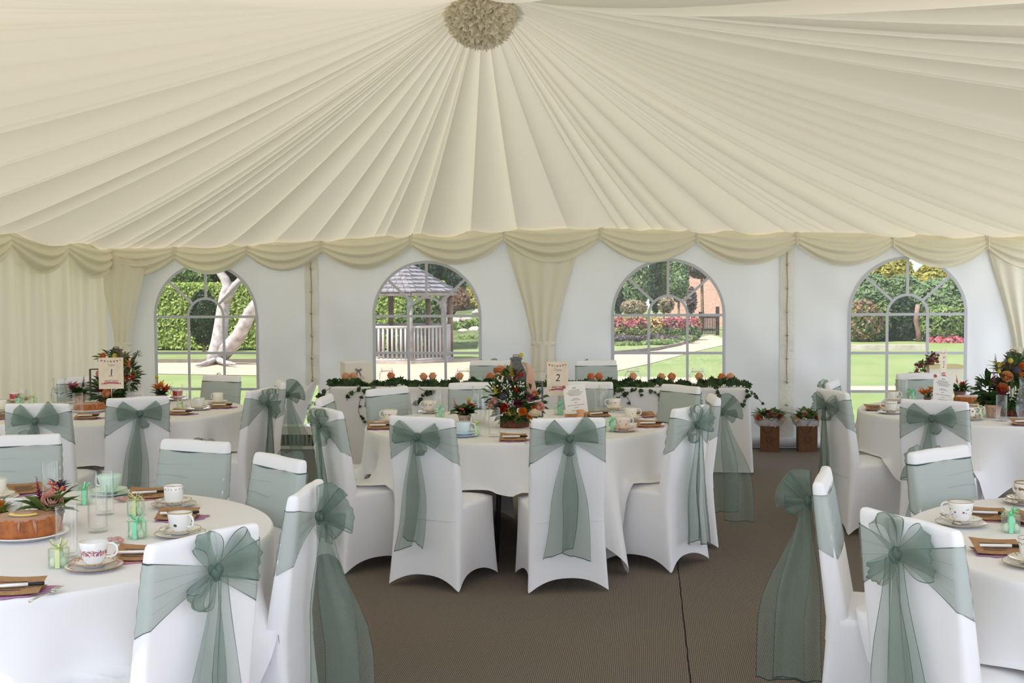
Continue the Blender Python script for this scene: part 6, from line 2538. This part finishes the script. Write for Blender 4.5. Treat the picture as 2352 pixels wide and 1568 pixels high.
def top_pts(x0, x1, seed, n=14):
    r = random.Random(seed)
    q = []
    for i in range(n + 1):
        px = lerp(x0, x1, i / n)
        X = ony(px, 880, YT).x
        q.append((X, YT + r.uniform(-.02, .05), HZ + .012 + r.uniform(0, .04)))
    return q


def hang(pts):
    q = []
    for i, (x, y) in enumerate(pts):
        p = ony(x, y, YFc)
        if p.z > HT:
            p = Vector((p.x, YT - .02, HZ + .014))
        else:
            p.y = YFc - .012 * (i % 2)
        q.append(p)
    return q


garland('ivy garland on the cloth below the card box, strands hanging in loops', top_pts(757, 1040, 1), [hang([(765, 888), (752, 895), (738, 905), (729, 913)]), hang([(832, 888), (822, 897), (803, 908), (796, 920)]),
        hang([(862, 888), (845, 897), (828, 916), (825, 945), (834, 965), (850, 972)]), hang([(945, 888), (975, 896), (990, 903), (968, 912), (957, 928)])], 1)
garland('short ivy garland along the long table behind the copper bowl and number 2', top_pts(1042, 1330, 2), [], 30)
garland('ivy garland towards the plain table end with long trailing sprays', top_pts(1332, 1722, 3, 18), [hang([(1424, 888), (1408, 900), (1397, 920), (1397, 942)]), hang([(1418, 888), (1428, 900), (1440, 912), (1448, 925)]), hang([(1470, 888), (1455, 898), (1432, 905), (1420, 912)]),
        hang([(1478, 888), (1503, 900), (1522, 922), (1524, 945)]), hang([(1470, 888), (1468, 900), (1472, 908)]), hang([(1640, 888), (1650, 897), (1655, 908)]), hang([(1705, 888), (1728, 902), (1741, 914), (1750, 926)]), hang([(1708, 888), (1717, 900), (1716, 915), (1702, 931)])], 50)

# ------------------------------------------------------------------ gift bags of flowers by the lacing
for px, lab, sd in ((1768, 'brown paper gift bag of flowers nearest the long ivy table', 1), (1853, 'brown paper gift bag of flowers half hidden by a chair bow', 2)):
    P = onz(px, 1036, 0)
    t = thing('gift_bag', lab, 'gift bag', (P.x, P.y, 0), -.12 if sd == 1 else .1)
    w, d, h = .185, .11, .255
    b = MB()
    b.grid(lambda u, v: (lambda q: (q[0], q[1], v * h))([(-w / 2, -d / 2), (w / 2, -d / 2), (w / 2, d / 2), (-w / 2, d / 2)][int(round(u * 4)) % 4]), [0, .25, .5, .75], 3, cu=True)
    b.poly([(-w / 2, -d / 2, .001), (w / 2, -d / 2, .001), (w / 2, d / 2, .001), (-w / 2, d / 2, .001)])
    b.build('bag', M['shadedkraft'], t, smooth=False)
    b = MB()
    b.tube([(.032 * cos(a), -d / 2 - .001, .125 + .032 * sin(a)) for a in [2 * PI * i / 24 for i in range(25)]], .0022, 4)
    for k in range(5):
        a = 2 * PI * k / 5
        b.poly([(.02 * cos(a) + .006 * cos(a + s_), -d / 2 - .0012, .125 + .02 * sin(a) + .006 * sin(a + s_)) for s_ in (0, 1.6, 3.1, 4.7)])
    b.build('round_print', plain('dark_brown_print_%d' % sd, (.10, .045, .02), rough=.8), t)
    b = MB()
    q = random.Random(sd)
    for k in range(7):
        a0 = 2 * PI * k / 7
        b.grid(lambda u, v: ((lerp(.055, .135, v) + .012 * sin(u * 9 + k)) * cos(a0 + (u - .5) * 1.3) * 1.2, (lerp(.03, .075, v) + .01 * sin(u * 7)) * sin(a0 + (u - .5) * 1.3), h - .04 + v * (.13 + .03 * sin(k * 2.1)) * (1 - .5 * abs(2 * u - 1) ** 2)), 8, 6)
    b.build('tissue_paper', cloth('white_tissue_%d' % sd, (.72, .68, .68), trans=.3, bump=.4, bscale=30), t)
    b = MB()
    sprays(b, 90, (0, 0, h + .07), .12, .085, .04, 0, sd + 60, .3, (0, .06))
    b.build('foliage', M['leafm'], t)
    for i, (mk, dx, dy, dz, sz) in enumerate((('blush', .03, -.05, .10, .032), ('apricot', -.075, -.05, .07, .03), ('plum', -.01, -.03, .11, .03), ('pinkp', .0, -.05, .09, .028), ('ivory', .09, -.05, .05, .026), ('red', .07, -.03, .08, .025))):
        b = MB()
        rose(b, (dx * (1.3 if sd == 1 else -1.3), dy - .015, h + dz + .01), (dx * 4, -1, .7), sz * 1.15, 0, i + sd)
        b.build('rose', M[mk], t)
    for s in (-1, 1):
        b = MB()
        pts = [(s * .02 + .045 * cos(a) * 1.0, s * d / 2 * 1.02, h - .01 + .11 * sin(a) * (1 if s > 0 else -.55)) for a in [PI * i / 14 for i in range(15)]]
        b.tube(pts, .0022, 5)
        b.build('handle', plain('dark_cord_%d%d' % (sd, s), (.03, .02, .02)), t)

# white low vent box standing below the open panel edge
P = onz(690, 1031, 0)
t = thing('vent_box', 'low white box with dark striped vent below the gap in the wall', 'heater', (P.x, P.y, 0))
b = MB()
b.box((0, .11, .015), (.50, .22, .03))
b.box((0, .11, .19), (.50, .22, .085))
b.box((0, .205, .09), (.50, .03, .13))
for s in (-1, 1):
    b.box((s * .235, .11, .09), (.03, .22, .13))
b.build('case', M['penwhite'], t, smooth=False)
b = MB()
b.box((0, .14, .09), (.45, .09, .125))
b.build('dark_inner', M['dark'], t, smooth=False)
b = MB()
for k in range(10):
    b.box((-.20 + .0445 * k, .012, .09), (.02, .012, .125))
b.build('vent_slats', M['steel'], t, smooth=False)
# pulled-back corner of the wall sheet
b = MB()
A, Bp, Cp = Vector((FLAP[1][0] - .005, YW - .02, FLAP[1][1] + .03)), Vector((FLAP[0][0] - .02, YW - .03, .19)), Vector((-4.0, YW - .22, .24))
b.grid(lambda u, v: A.lerp(Bp.lerp(Cp, u), v) + Vector((0, -.04 * sin(PI * u) * v, 0)), 8, 10)
o = b.build('sheet_flap', M['pvc'])
tag(o, 'turned back corner of white wall sheet beside the lacing', 'tent flap')
# ------------------------------------------------------------------ light
w = bpy.data.worlds.new('sky')
SC.world = w
w.use_nodes = True
nt = w.node_tree
nt.nodes.clear()
wo = nt.nodes.new('ShaderNodeOutputWorld')
sk = nd(nt, 'TexSky', sky_type='HOSEK_WILKIE', turbidity=4.0, ground_albedo=0.3, sun_direction=(-0.3, -0.55, 0.78))
tc = nt.nodes.new('ShaderNodeTexCoord')
cl = nd(nt, 'TexNoise', {'Vector': tc.outputs['Generated'], 'Scale': 3.0, 'Detail': 6.0})
cm_ = nd(nt, 'MapRange', {'Value': cl.outputs[0], 'From Min': 0.42, 'From Max': 0.6})
mixw = mixc(nt, mth(nt, 'MULTIPLY', cm_.outputs[0], 0.8), sk.outputs[0], (0.85, 0.90, 1.05))
bg = nd(nt, 'Background', {'Color': mixw, 'Strength': 3.4})
nt.links.new(bg.outputs[0], wo.inputs[0])
sl = bpy.data.lights.new('sun', 'SUN')
sl.energy = 7.4
sl.angle = rad(0.6)
sl.color = (1.0, 0.95, 0.86)
so = bpy.data.objects.new('sun', sl)
COL.objects.link(so)
so.rotation_euler = Vector((0.42, 0.34, -0.86)).to_track_quat('-Z', 'Y').to_euler()
so.location = (-10, -10, 20)

SC.view_settings.view_transform = 'Standard'
SC.view_settings.look = 'None'
SC.view_settings.exposure = 0.13
SC.view_settings.gamma = 1.0
SC.view_settings.use_curve_mapping = False
cy = SC.cycles
cy.use_denoising = True
cy.max_bounces = 10
cy.diffuse_bounces = 6
cy.glossy_bounces = 3
cy.transmission_bounces = 6
cy.transparent_max_bounces = 24
cy.sample_clamp_indirect = 4.0
cy.caustics_reflective = False
cy.caustics_refractive = False
cy.use_adaptive_sampling = True
cy.adaptive_threshold = 0.02
